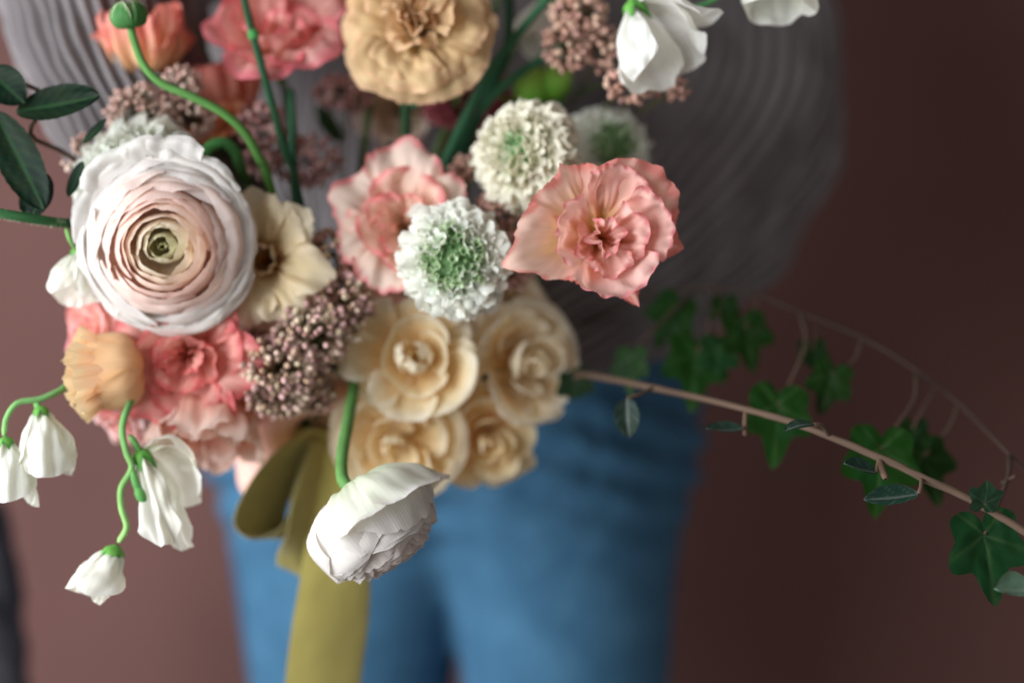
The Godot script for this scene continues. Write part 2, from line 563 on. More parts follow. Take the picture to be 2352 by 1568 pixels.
func floret_mesh(r: float, lobes: int, col0: Color, col1: Color, uneven: float, cupping := 0.45) -> ArrayMesh:
	var v := PackedVector3Array()
	var c := PackedColorArray()
	var n := lobes * 6
	var ph := rf(0, TAU)
	var s := rf(0, 300)
	for j in 6:
		var t := j / 5.0
		for i in n + 1:
			var a := TAU * i / n
			var lobe := 0.62 + 0.38 * sqrt(absf(sin(a * lobes * 0.5)))
			var out := 1.0 + uneven * cos(a)
			var rad := r * (0.12 + 0.88 * t) * lerpf(1.0, lobe, t * t) * lerpf(1.0, out, t)
			var h := r * (-0.9 + 1.1 * pow(t, 0.45) + cupping * t * t * 0.6)
			h += r * 0.22 * t * t * sin(a * 3.0 + ph) + r * 0.3 * t * nz.get_noise_2d(cos(a) * 60.0 + s, sin(a) * 60.0)
			v.append(Vector3(rad * cos(a), h, rad * sin(a)))
			c.append(col0.lerp(col1, smoothstep(0.1, 0.75, t)))
	return grid_mesh(v, c, PackedVector2Array(), n, 5, true)


func bud_mesh(r: float, long_: float, col0: Color, col1: Color, sides := 8, rows := 6) -> ArrayMesh:
	var v := PackedVector3Array()
	var c := PackedColorArray()
	for j in rows + 1:
		var t := float(j) / rows
		var a := PI * t
		var rad := r * sin(a) * (1.0 + 0.15 * cos(a))
		for i in sides + 1:
			var b := TAU * i / sides
			v.append(Vector3(rad * cos(b), -cos(a) * r * long_, rad * sin(b)))
			c.append(col0.lerp(col1, smoothstep(0.25, 0.9, t)))
	return grid_mesh(v, c, PackedVector2Array(), sides, rows, true)


func scabiosa(o: Node3D, r: float, n: int, seed_: int, green: float, spread := 1.75, warm := 0.0) -> void:
	# a dome of ruffled florets: big white ones at the rim, small green buds round the middle
	rng.seed = seed_
	var white := C(240, 243, 236).lerp(C(238, 230, 205), warm)
	var tint := C(196, 218, 182).lerp(C(222, 214, 170), warm)
	var gr := C(112, 160, 96)
	var dark := C(58, 104, 62)
	var big := []
	var mid_ := []
	var small := []
	for k in 5:
		big.append(floret_mesh(r * rf(0.28, 0.40), 5, tint, white, rf(0.5, 0.9)))
		mid_.append(floret_mesh(r * 0.185, 5, tint.lerp(gr, 0.25), white, 0.25))
		small.append(floret_mesh(r * 0.10, 4, gr, C(205, 226, 190), 0.0, 0.9))
	var beads := [bud_mesh(r * 0.052, 1.3, dark, gr.lerp(C(190, 215, 160), 0.4)), bud_mesh(r * 0.045, 1.4, dark, gr)]
	for k in n:
		var t := (k + 0.5) / n
		var th := pow(t, 0.56) * spread
		var az := k * 2.39996 + rf(-0.12, 0.12)
		var dir := Vector3(sin(th) * cos(az), cos(th) * 0.78, sin(th) * sin(az))
		var rad := r * (0.80 + rf(-0.10, 0.08))
		var up := Vector3(sin(th) * cos(az), cos(th) + 0.05, sin(th) * sin(az)).normalized()
		var fx := Vector3(cos(th) * cos(az), -sin(th), cos(th) * sin(az)).normalized()
		var b := Basis(fx, up, fx.cross(up)).orthonormalized() * Basis(Vector3(rf(-1, 1), 0, rf(-1, 1)).normalized(), rf(0.0, 0.4))
		var core := th / spread
		var mesh: Mesh
		if core < green * 0.55:
			mesh = beads[k % 2] if rng.randf() < 0.55 else small[k % 5]
			rad *= 0.90
		elif core < green:
			mesh = small[k % 5] if rng.randf() < 0.7 else mid_[k % 5]
		elif core < 0.62:
			mesh = mid_[k % 5]
		else:
			mesh = big[k % 5]
			b = b * Basis(Vector3.BACK, -0.35)
		part("floret", mesh, M.petal, o, Transform3D(b, dir * rad + Vector3(0, r * 0.30, 0)))
	var heart := SphereMesh.new()
	heart.radius = r * 0.66
	heart.height = r * 1.1
	heart.radial_segments = 20
	heart.rings = 10
	part("receptacle", heart, M.heart, o, Transform3D(Basis.IDENTITY, Vector3(0, r * 0.30, 0)))
	for k in 9:
		var a := TAU * k / 9
		part("bract", blade(r * 0.8, r * 0.13, {"base": C(70, 110, 50), "edge": C(100, 140, 70), "a": 0.5, "b": 0.8, "nu": 4, "nv": 6, "bend": 0.5}), M.leaf, o, Transform3D(Basis(Vector3.UP, a) * Basis(Vector3.RIGHT, 1.4), Vector3(0, 0.0, 0)))


func rice_flower(o: Node3D, spots: Array, bead: float, seed_: int, cols: Array, root: Vector3) -> void:
	# spots: [centre, radii across (x, y, z), how many]; each bud is a part, the fine stalks one part
	rng.seed = seed_
	var kinds := []
	for k in 8:
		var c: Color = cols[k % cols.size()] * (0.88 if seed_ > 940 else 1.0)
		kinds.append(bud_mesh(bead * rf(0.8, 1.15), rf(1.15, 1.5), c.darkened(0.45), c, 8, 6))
	var stalks := []
	var deep := []
	var deep_at := []
	var inv := o.transform.affine_inverse()
	for s in spots:
		var c: Vector3 = s[0]
		var ra: Vector3 = s[1]
		var made := []
		var tries := 0
		while made.size() < int(s[2]) and tries < int(s[2]) * 8:
			tries += 1
			var d := Vector3(rf(-1, 1), rf(-1, 1), rf(-0.35, 1))
			if d.length() > 1.0 or d.length() < 0.1:
				continue
			var lobes := 0.86 + 0.22 * nz.get_noise_3d(d.x * 160.0 + seed_, d.y * 160.0, d.z * 80.0)
			d = d.normalized() * lerpf(pow(d.length(), 0.3), 1.0, 0.4) * lobes
			var p := c + d * ra
			var ok := true
			for q in made:
				if p.distance_squared_to(q) < bead * bead * 2.4:
					ok = false
					break
			if not ok:
				continue
			made.append(p)
			var up := (d + Vector3(rf(-0.6, 0.6), rf(-0.6, 0.6), rf(-0.2, 0.6))).normalized()
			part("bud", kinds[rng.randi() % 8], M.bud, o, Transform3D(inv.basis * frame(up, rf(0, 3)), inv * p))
			var q := p.lerp(c, 0.55) + Vector3(rf(-1, 1), rf(-1, 1), rf(-1, 1)) * bead
			stalks.append(tube([inv * q, inv * p], [bead * 0.16, bead * 0.16], 4, 1, C(96, 92, 52), C(120, 104, 70)))
			if made.size() % 4 == 0:
				stalks.append(tube([inv * (c - Vector3(0, 0, ra.z * 0.8)), inv * q.lerp(c, 0.3), inv * q], [bead * 0.3, bead * 0.2, bead * 0.16], 5, 4, C(84, 84, 44), C(96, 92, 52)))
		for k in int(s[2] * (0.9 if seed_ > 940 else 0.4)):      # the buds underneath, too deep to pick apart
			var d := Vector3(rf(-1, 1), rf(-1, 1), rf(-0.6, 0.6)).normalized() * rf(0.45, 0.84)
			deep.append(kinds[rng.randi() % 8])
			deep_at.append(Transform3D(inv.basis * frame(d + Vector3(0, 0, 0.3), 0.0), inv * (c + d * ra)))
		stalks.append(tube([inv * root, inv * Vector3(lerpf(root.x, c.x, 0.5), lerpf(root.y, c.y, 0.5), -0.145), inv * (c - Vector3(0, 0, ra.z * 0.8))], [bead * 0.7, bead * 0.6, bead * 0.4], 6, 10, C(70, 78, 38), C(84, 84, 44)))
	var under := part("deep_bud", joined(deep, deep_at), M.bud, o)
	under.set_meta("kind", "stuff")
	var pl := []
	for k in stalks.size():
		pl.append(Transform3D.IDENTITY)
	var st := part("stalk", joined(stalks, pl), M.stalk, o)
	st.set_meta("kind", "stuff")


func calyx(o: Node3D, r: float, length: float) -> void:
	for k in 5:
		var a := TAU * k / 5 + 0.3
		var m := shell([Vector2(0.25 * r, -0.25 * length), Vector2(0.85 * r, 0.05 * length), Vector2(1.0 * r, 0.4 * length), Vector2(1.05 * r, 0.75 * length), Vector2(1.25 * r, 1.15 * length)], 0.68, {"base": C(96, 158, 74), "mid": C(104, 164, 76), "edge": C(60, 128, 52), "round": 0.0, "point": 0.62, "power": 1.0, "nu": 8, "nv": 9, "e0": 0.5})
		part("sepal", m, M.leaf, o, Transform3D(Basis(Vector3.UP, a), Vector3.ZERO))


func sweet_pea(o: Node3D, length: float, width: float, seed_: int, o2 := {}) -> void:
	# hangs along +y from its calyx: a broad standard behind, two wings, a keel between them
	rng.seed = seed_
	var w0 := C(214, 226, 196)
	var w1 := C(240, 242, 234)
	var std := blade(length, width, {"a": 0.42, "b": o2.get("b", 0.30), "base": w0, "edge": w1, "cup": o2.get("cup", -0.25), "bend0": -0.25, "bend": o2.get("bend", 0.35), "ruffle": o2.get("ruffle", 0.10), "rfreq": 1.6, "notch": o2.get("notch", 0.06), "nu": 24, "nv": 24, "fold": 0.1})
	part("standard_petal", std, M.petal, o, Transform3D(Basis.IDENTITY, Vector3(0, 0, -0.06 * length)))
	for s in [-1.0, 1.0]:
		var wing := blade(length * o2.get("wing", 0.85), width * 0.62, {"a": 0.55, "b": 0.34, "base": w0, "edge": w1, "cup": 0.35, "bend0": 0.35, "bend": -0.5, "ruffle": 0.10, "rfreq": 1.3, "nu": 18, "nv": 20})
		part("wing_petal", wing, M.petal, o, Transform3D(Basis(Vector3.BACK, -s * o2.get("flare", 0.28)) * Basis(Vector3.UP, s * 0.5), Vector3(s * 0.03 * length, 0, 0.05 * length)))
	part("keel_petal", blade(length * 0.6, width * 0.3, {"a": 0.5, "b": 0.5, "base": C(200, 216, 170), "edge": w1, "cup": 0.8, "bend0": 0.3, "bend": -0.4, "nu": 10, "nv": 12}), M.petal, o, Transform3D(Basis.IDENTITY, Vector3(0, 0, 0.07 * length)))
	calyx(o, width * 0.27, length * 0.20)


func bell_pea(o: Node3D, length: float, width: float, seed_: int, sheets := 3, flat := 1.0) -> void:
	# a sweet pea seen from its back: soft sheets wrapped into a hanging bell
	rng.seed = seed_
	var d := {"base": C(206, 224, 182), "mid": C(238, 241, 232), "edge": C(243, 244, 238), "b1": 0.3, "e0": 0.8, "round": 0.30, "power": 2.2, "ruffle": 0.035, "rfreq": 1.4, "lump": 0.07, "side": 0.05, "nu": 26, "nv": 20, "streak": 0.03}
	for k in sheets:
		var s := rf(0.92, 1.06)
		petal(o, shell([Vector2(0.02 * width, 0.0), Vector2(0.45 * width * flat, 0.22 * length), Vector2(0.82 * width, 0.50 * length * s), Vector2(0.96 * width, 0.78 * length * s), Vector2(0.92 * width, length * s)], rf(1.0, 1.35), d), TAU * k / sheets + rf(-0.2, 0.2))
	calyx(o, width * 0.30, length * 0.17)


func ivy_leaf(r: float, curl: float, seed_: int, col: Color, sharp := 1.0) -> ArrayMesh:
	# five lobes round the end of the stalk; y towards the long lobe, z the upper face
	rng.seed = seed_
	var outline := [[0.0, 1.22 * sharp], [0.42, 0.74], [0.56, 0.68], [1.0, 0.95], [1.5, 0.62], [2.0, 0.70], [2.6, 0.50], [3.1416, 0.20]]
	var v := PackedVector3Array()
	var c := PackedColorArray()
	var uv := PackedVector2Array()
	var n := 60
	var rings := 8
	var s := rf(0, 300)
	for j in rings + 1:
		var t := float(j) / rings
		for i in n + 1:
			var a := -PI + TAU * i / n
			var rad := 0.2
			var aa := minf(absf(a), 3.1415)
			for k in outline.size() - 1:
				if aa >= outline[k][0] and aa < outline[k + 1][0]:
					var f: float = (aa - outline[k][0]) / (outline[k + 1][0] - outline[k][0])
					f = lerpf(f, f * f * (3.0 - 2.0 * f), 0.35)
					rad = lerpf(outline[k][1], outline[k + 1][1], f)
			rad *= 1.0 + 0.05 * nz.get_noise_1d(a * 40.0 + s)
			var x := sin(a) * rad * t * 0.86
			var y := cos(a) * rad * t
			var z := 0.12 * absf(x) - curl * (y * y + 0.5 * x * x) * 0.6 + 0.035 * nz.get_noise_2d(x * 90.0 + s, y * 90.0)
			v.append(Vector3(x, y, z) * r)
			uv.append(Vector2(x, y))
			var vein := 0.0
			for q in [0.0, 1.12, -1.12, 2.3, -2.3]:
				var across := absf(sin(wrapf(a - q, -PI, PI))) * rad * t
				if cos(wrapf(a - q, -PI, PI)) > 0.0:
					vein = maxf(vein, exp(-across * across * 1400.0))
			var m := 1.0 + 0.2 * nz.get_noise_2d(x * 60.0 + s, y * 60.0)
			var col2 := col.lerp(Color(col.r * 1.9 + 0.02, col.g * 1.6 + 0.02, col.b * 1.8 + 0.01), vein * 0.6)
			c.append(Color(col2.r * m, col2.g * m, col2.b * m))
	return grid_mesh(v, c, uv, n, rings, true)


func ivy(o: Node3D, path: Array, r0: float, r1: float, col0: Color, col1: Color, leaves: Array) -> void:
	# leaves: [where the petiole starts, its bends..., then radius, axis (towards the long lobe), face, curl, colour, seed, sharpness]
	part("stem", tube(local(o, path), [r0, (r0 + r1) * 0.5, r1], 12, 90, col0, col1, 0.35), M.bark, o)
	for d in leaves:
		var pts: Array = d.stalk
		if pts.size() > 1:
			part("leaf_stalk", tube(local(o, pts), [d.get("sr", r0 * 0.62), d.get("sr", r0 * 0.55), d.get("sr", r0 * 0.4)], 8, 14, col0, col0.lerp(C(120, 84, 70), 0.3)), M.bark, o)
		if not d.has("r"):
			continue
		var y: Vector3 = d.axis.normalized()
		var z: Vector3 = d.face
		z = (z - y * z.dot(y)).normalized()
		var b := Basis(y.cross(z), y, z)
		var m: ArrayMesh
		if d.get("strip", false):
			m = blade(d.r, d.get("w", d.r * 0.3), {"a": 0.55, "b": 0.7, "base": d.col, "edge": d.col, "rib": (d.col as Color).lightened(0.12), "fold": d.get("fold", 0.6), "bend": d.curl, "twist": d.get("twist", 0.0), "ruffle": 0.06, "nu": 10, "nv": 18, "veins": 0.3})
		else:
			m = ivy_leaf(d.r, d.curl, d.seed, d.col, d.get("sharp", 1.0))
		part("leaf", m, M.gloss_leaf if d.get("gloss", false) else M.leaf, o, Transform3D(o.transform.basis.inverse() * b, o.transform.affine_inverse() * (pts[-1] as Vector3)))


# ---------- cloth: a tube of knit or velvet along keys [centre, half-axis a, half-axis b] ----------
func knit(keys: Array, rings: int, ribs: int, deep: float, folds: float, seed_: int, closed := false) -> ArrayMesh:
	var v := PackedVector3Array()
	var c := PackedColorArray()
	var uv := PackedVector2Array()
	var seg := ribs * 7
	var cs := []
	var as_ := []
	var bs := []
	for k in keys:
		cs.append(k[0])
		as_.append(k[1])
		bs.append(k[2])
	for j in rings + 1:
		var t := float(j) / rings
		var p: Vector3 = cat(cs, t)
		var a: Vector3 = cat(as_, t)
		var b: Vector3 = cat(bs, t)
		var rad := (a.length() + b.length()) * 0.5
		var len_ := float(keys.size() - 1)
		for i in seg + 1:
			var th := TAU * i / seg
			var dir := a.normalized() * cos(th) + b.normalized() * sin(th)
			var wob := th + 0.05 * nz.get_noise_2d(t * 120.0 + seed_, cos(th) * 20.0)
			var d := deep * cos(wob * ribs)
			d += folds * (nz.get_noise_3d(cos(th) * 26.0 + seed_, sin(th) * 26.0, t * len_ * 24.0) + 0.5 * nz.get_noise_3d(cos(th) * 50.0 + seed_, sin(th) * 50.0, t * len_ * 60.0))
			v.append(p + a * cos(th) + b * sin(th) + dir * d)
			uv.append(Vector2(float(i) / seg * ribs, t * len_ * 12.0))
			var m := 1.0 + 0.12 * nz.get_noise_3d(cos(th) * 30.0 + seed_, sin(th) * 30.0, t * 200.0)
			c.append(Color(m, m, m))
	return grid_mesh(v, c, uv, seg, rings, true)


func sleeve_keys(path: Array) -> Array:          # [point, radius] to [centre, a, b] with carried frames
	var out := []
	var x := Vector3.ZERO
	for k in path.size():
		var d: Vector3 = (path[mini(k + 1, path.size() - 1)][0] - path[maxi(k - 1, 0)][0]).normalized()
		x = (Vector3(0, 0, 1) if k == 0 else x)
		x = (x - d * x.dot(d)).normalized()
		var r: float = path[k][1]
		out.append([path[k][0], x * r, d.cross(x) * r])
	return out


func strip(pts: Array, wid: Array, thick: float, col: Color, rings := 40, across := 8, crown := 0.0) -> ArrayMesh:
	# a ribbon with two faces: pts its middle line, wid the half-width vectors along it
	var v := PackedVector3Array()
	var c := PackedColorArray()
	var uv := PackedVector2Array()
	var n := across * 2 + 1
	for j in rings + 1:
		var t := float(j) / rings
		var p: Vector3 = cat(pts, t)
		var w: Vector3 = cat(wid, t)
		var d: Vector3 = ((cat(pts, minf(1.0, t + 0.01)) as Vector3) - (cat(pts, maxf(0.0, t - 0.01)) as Vector3)).normalized()
		var nn := d.cross(w).normalized()
		for i in n + 1:
			var k := i if i <= across else 2 * across + 1 - i
			var u := -1.0 + 2.0 * k / across
			var side := thick if i <= across else -thick
			var bow := crown * (1.0 - u * u) * w.length() + 0.0006 * nz.get_noise_2d(u * 30.0, t * 120.0)
			v.append(p + w * u + nn * (side + bow))
			uv.append(Vector2(u, t * 6.0))
			var m := 1.0 + 0.10 * nz.get_noise_2d(u * 60.0, t * 300.0)
			c.append(Color(col.r * m, col.g * m, col.b * m))
	return grid_mesh(v, c, uv, n, rings)


func hand_bones(wrist: Vector3, side: float, up: float) -> Array:
	# a hand closed round the stems at bind + up: palm beside them, fingers behind and round, thumb in front
	var b := bind + Vector3(0, up, 0)
	var out := []
	var palm := b + Vector3(-0.030 * side, 0.004, 0.004)
	out.append([wrist, palm + Vector3(-0.006 * side, 0.020, 0), 0.023, 0.021])
	out.append([wrist, palm + Vector3(-0.004 * side, -0.020, -0.004), 0.022, 0.019])
	for k in 4:
		var y := 0.024 - 0.0165 * k
		var r := [0.0088, 0.0090, 0.0086, 0.0074][k] as float
		var reach := [0.92, 1.0, 0.96, 0.80][k] as float
		var k0 := b + Vector3(-0.033 * side, y, -0.012)
		var k1 := b + Vector3(-0.016 * side, y - 0.002, -0.031)
		var k2 := b + Vector3((0.016 * reach) * side, y - 0.003, -0.032)
		var k3 := b + Vector3((0.032 * reach) * side, y - 0.003, -0.010)
		var k4 := b + Vector3((0.026 * reach) * side, y - 0.002, 0.010 * reach)
		out.append([palm + Vector3(0, y * 0.7, 0), k0, 0.016, r * 1.15])
		out.append([k0, k1, r * 1.12, r * 1.02])
		out.append([k1, k2, r * 1.05, r])
		out.append([k2, k3, r, r * 0.92])
		out.append([k3, k4, r * 0.92, r * 0.80])
	var t0 := palm + Vector3(-0.002 * side, 0.014, 0.012)
	var t1 := b + Vector3(-0.016 * side, 0.030, 0.026)
	var t2 := b + Vector3(0.006 * side, 0.034, 0.027)
	var t3 := b + Vector3(0.024 * side, 0.034, 0.021)
	out.append([palm, t0, 0.017, 0.014])
	out.append([t0, t1, 0.0135, 0.0108])
	out.append([t1, t2, 0.0108, 0.0098])
	out.append([t2, t3, 0.0098, 0.0082])
	return out


func bones_mesh(bones: Array, cell: float, k: float, pad := 0.01) -> ArrayMesh:
	var lo := Vector3(9, 9, 9)
	var hi := -lo
	for q in bones:
		var r := maxf(q[2], q[3]) + pad
		lo = lo.min(q[0] - Vector3.ONE * r).min(q[1] - Vector3.ONE * r)
		hi = hi.max(q[0] + Vector3.ONE * r).max(q[1] + Vector3.ONE * r)
	return nets(lo, hi, cell, func(p: Vector3) -> float:
		var d := 1.0
		for q in bones:
			d = smin(d, cone_dist(p, q[0], q[1], q[2], q[3]), k)
		return d)


func make_person() -> void:
	var o := thing("person", "person in grey ribbed sweater and blue jeans holding the bouquet out", "person", Vector3(-0.045, 0.0, -0.45))
	var inv := o.transform.affine_inverse()
	var cx := -0.045
	var z0 := -0.45
	var ls := [[P(400, -480, -0.36), 0.075], [P(330, -260, -0.24), 0.076], [P(236, -60, -0.15), 0.064], [P(276, 170, -0.115), 0.052], [P(410, 430, -0.115), 0.044], [P(540, 690, -0.115), 0.036], [P(590, 800, -0.12), 0.031]]
	var rs := [[P(1450, -480, -0.45), 0.078], [P(1590, -220, -0.42), 0.086], [P(1650, 60, -0.36), 0.084], [P(1645, 330, -0.30), 0.084], [P(1490, 560, -0.24), 0.068], [P(1240, 740, -0.18), 0.050], [P(1000, 860, -0.15), 0.036]]
	var lw := P(610, 870, -0.12)
	var rw := P(930, 915, -0.145)
	# the body: trunk, arms, legs and two closed hands
	var bones := [[Vector3(cx, 1.02, z0), Vector3(cx, 1.36, z0), 0.105, 0.12], [Vector3(cx - 0.07, 0.95, z0), Vector3(cx + 0.07, 0.95, z0), 0.095, 0.095],
		[Vector3(cx - 0.09, 0.9, z0), Vector3(cx - 0.075, 0.5, z0), 0.075, 0.048], [Vector3(cx + 0.09, 0.9, z0), Vector3(cx + 0.08, 0.5, z0), 0.075, 0.048],
		[Vector3(cx, 1.36, z0), Vector3(cx, 1.50, z0), 0.06, 0.05]]
	for s in [ls, rs]:
		bones.append([Vector3(cx, 1.36, z0), s[0][0], 0.07, 0.05])
		for k in s.size() - 1:
			bones.append([s[k][0], s[k + 1][0], 0.046 - 0.003 * k, 0.043 - 0.003 * k])
	bones.append([ls[6][0], lw, 0.025, 0.023])
	bones.append([rs[6][0], rw, 0.025, 0.023])
	var st := SurfaceTool.new()
	st.begin(Mesh.PRIMITIVE_TRIANGLES)
	st.append_from(bones_mesh(bones, 0.016, 0.03, 0.03), 0, inv)
	st.append_from(bones_mesh(hand_bones(lw, 1.0, 0.0), 0.0034, 0.006), 0, inv)
	st.append_from(bones_mesh(hand_bones(rw, -1.0, 0.055), 0.0045, 0.006), 0, inv)
	part("body", st.commit(), M.skin, o)
	# sweater: trunk, two full sleeves, hem
	var tk := []
	for q in [[1.015, 0.185, 0.130], [1.05, 0.198, 0.142], [1.12, 0.200, 0.140], [1.20, 0.197, 0.145], [1.30, 0.200, 0.140], [1.40, 0.190, 0.110], [1.46, 0.120, 0.085], [1.49, 0.075, 0.07]]:
		tk.append([Vector3(cx, q[0], z0 + 0.07 * smoothstep(1.02, 1.2, q[0])), Vector3(q[1], 0, 0), Vector3(0, 0, q[2])])
	var sw := part("sweater", knit(tk, 70, 108, 0.0017, 0.009, 11), M.knit, o, inv)
	var a := part("sleeve", knit(sleeve_keys(ls), 90, 42, 0.0027, 0.011, 5), M.knit, sw)
	var b := part("sleeve", knit(sleeve_keys(rs), 100, 44, 0.0032, 0.013, 23), M.knit, sw)
	var hem := []
	for q in [[0.978, 0.176, 0.125], [0.982, 0.182, 0.130], [1.005, 0.184, 0.132], [1.022, 0.178, 0.127]]:
		hem.append([Vector3(cx + 0.008, q[0], z0), Vector3(q[1], 0, 0), Vector3(0, 0, q[2])])
	part("hem", knit(hem, 10, 96, 0.0013, 0.004, 31), M.knit, sw)
	# jeans
	var jl := [Vector3(-0.142, 0.90, z0 - 0.015), Vector3(-0.132, 0.48, z0 - 0.02), 0.106, 0.058]
	var jr := [Vector3(0.042, 0.90, z0 + 0.012), Vector3(0.046, 0.48, z0 + 0.03), 0.102, 0.058]
	var jm := nets(Vector3(-0.30, 0.47, -0.62), Vector3(0.20, 1.03, -0.28), 0.0085, func(p: Vector3) -> float:
		var d := cone_dist(p, jl[0], jl[1], jl[2], jl[3])
		d = smin(d, cone_dist(p, jr[0], jr[1], jr[2], jr[3]), 0.005)
		var e := (p - Vector3(-0.048, 0.965, z0)) / Vector3(0.200, 0.15, 0.128)
		d = smin(d, (e.length() - 1.0) * 0.12, 0.06)
		var w := exp(-pow((p.y - 0.905) / 0.06, 2.0))
		d += w * 0.006 * sin(p.y * 190.0 + absf(p.x + 0.048) * 60.0 + 3.0 * nz.get_noise_3d(p.x * 60.0, p.y * 30.0, 0.0))
		d += 0.006 * nz.get_noise_3d(p.x * 90.0, p.y * 110.0, p.z * 90.0)
		return maxf(d, p.y - 1.01))
	var jeans := part("jeans", jm, M.denim, o, inv)
	for s in [-1.0, 1.0]:      # outer and inner seams of the legs
		var leg: Array = jl if s < 0 else jr
		for e in [-1.0, 1.0]:
			var seam := []
			for k in 8:
				var t := 0.12 + k * 0.12
				seam.append((leg[0] as Vector3).lerp(leg[1], t) + Vector3(e * 0.94, 0, 0.34) * lerpf(leg[2], leg[3], t) * 1.005)
			part("leg_seam", tube(seam, [0.0022, 0.0022], 6, 30, C(44, 84, 118), C(44, 84, 118)), M.stalk, jeans)
	var fly := []
	for k in 7:
		var y := 0.985 - 0.020 * k
		fly.append(Vector3(-0.048 + 0.002 * k, y, z0 + 0.128 * sqrt(maxf(0.0, 1.0 - pow((y - 0.965) / 0.15, 2.0))) + 0.001))
	part("fly_seam", tube(fly, [0.0025, 0.0025], 6, 16, C(70, 104, 140), C(70, 104, 140)), M.stalk, jeans)


func make_ribbon() -> void:
	var o := thing("ribbon", "olive green velvet ribbon tied round the stems with a loop and long tail", "ribbon", bind)
	var inv := o.transform.affine_inverse()
	var col := C(158, 146, 74)
	var w1 := Vector3(-0.010, 0.002, 0.015)
	part("loop", strip([P(738, 985, -0.085), P(672, 1050, -0.08), P(612, 1140, -0.078), P(598, 1205, -0.078), P(640, 1236, -0.080), P(700, 1205, -0.085), P(716, 1110, -0.09), P(735, 1010, -0.088)], [w1 * 0.6, w1, w1 * 1.1, w1 * 1.2, w1 * 1.2, w1, w1 * 0.8, w1 * 0.6], 0.0005, col, 60), M.velvet, o, inv)
	var w2 := Vector3(-0.008, 0.003, 0.013)
	part("short_tail", strip([P(745, 1020, -0.086), P(716, 1140, -0.080), P(700, 1235, -0.080), P(688, 1280, -0.084), P(676, 1316, -0.09)], [w2 * 0.7, w2, w2 * 1.1, Vector3(-0.012, 0.004, 0.006), Vector3(-0.010, 0.006, 0.004)], 0.0005, col, 36), M.velvet, o, inv)
	part("long_tail", strip([P(752, 1020, -0.088), P(775, 1160, -0.082), P(772, 1290, -0.082), P(760, 1420, -0.084), P(742, 1570, -0.088), P(728, 1760, -0.092), P(720, 1900, -0.095)], [Vector3(0.012, 0, 0.004), Vector3(0.018, 0, 0.004), Vector3(0.0195, 0.002, -0.004), Vector3(0.0215, 0.002, -0.008), Vector3(0.0215, 0.002, -0.008), Vector3(0.021, 0, -0.006), Vector3(0.021, 0, -0.004)], 0.0005, col, 60, 8, 0.12), M.velvet, o, inv)
	var w := []
	var p := []
	for k in 13:
		var a := TAU * k / 12.0 * 1.02
		p.append(bind + Vector3(0.022 * cos(a), 0.004 * sin(a * 0.5), 0.0225 * sin(a)) + Vector3(0, -0.004, 0))
		w.append(Vector3(0, 0.014, 0))
	part("band", strip(p, w, 0.0005, col, 60), M.velvet, o, inv)


func noise_tex(freq: float, octaves: int, lo: Color, hi: Color, w := 256, h := 256, kind := FastNoiseLite.TYPE_SIMPLEX_SMOOTH) -> NoiseTexture2D:
	var f := FastNoiseLite.new()
	f.seed = 7
	f.noise_type = kind
	f.frequency = freq
	f.fractal_octaves = octaves
	var t := NoiseTexture2D.new()
	t.width = w
	t.height = h
	t.seamless = true
	t.noise = f
	var g := Gradient.new()
	g.set_color(0, lo)
	g.set_color(1, hi)
	t.color_ramp = g
	return t


func veins_tex() -> ImageTexture:            # fine lengthwise veins of a petal, as relief
	var im := Image.create(256, 64, false, Image.FORMAT_RGB8)
	for x in 256:
		var a := x / 256.0 * TAU
		var h := 0.5 + 0.25 * sin(a * 37.0) + 0.16 * sin(a * 61.0 + 1.0) + 0.09 * sin(a * 19.0 + 2.0)
		for y in 64:
			var q := clampf(h + 0.10 * nz.get_noise_2d(x * 2.0, y * 3.0), 0, 1)
			im.set_pixel(x, y, Color(q, q, q))
	return ImageTexture.create_from_image(im)


func weave_tex() -> ImageTexture:            # knit stitches / twill as relief
	var im := Image.create(64, 64, false, Image.FORMAT_RGB8)
	for x in 64:
		for y in 64:
			var q := 0.5 + 0.3 * sin((x + y) * TAU / 16.0) + 0.2 * sin((x - y) * TAU / 8.0)
			im.set_pixel(x, y, Color(q, q, q))
	return ImageTexture.create_from_image(im)


func mat(rough: float, back: Color, vertex := true, albedo := Color.WHITE) -> StandardMaterial3D:
	var m := StandardMaterial3D.new()
	m.vertex_color_use_as_albedo = vertex
	m.albedo_color = albedo
	m.roughness = rough
	m.cull_mode = BaseMaterial3D.CULL_DISABLED
	if back.r + back.g + back.b > 0.0:
		m.backlight_enabled = true
		m.backlight = back
	return m


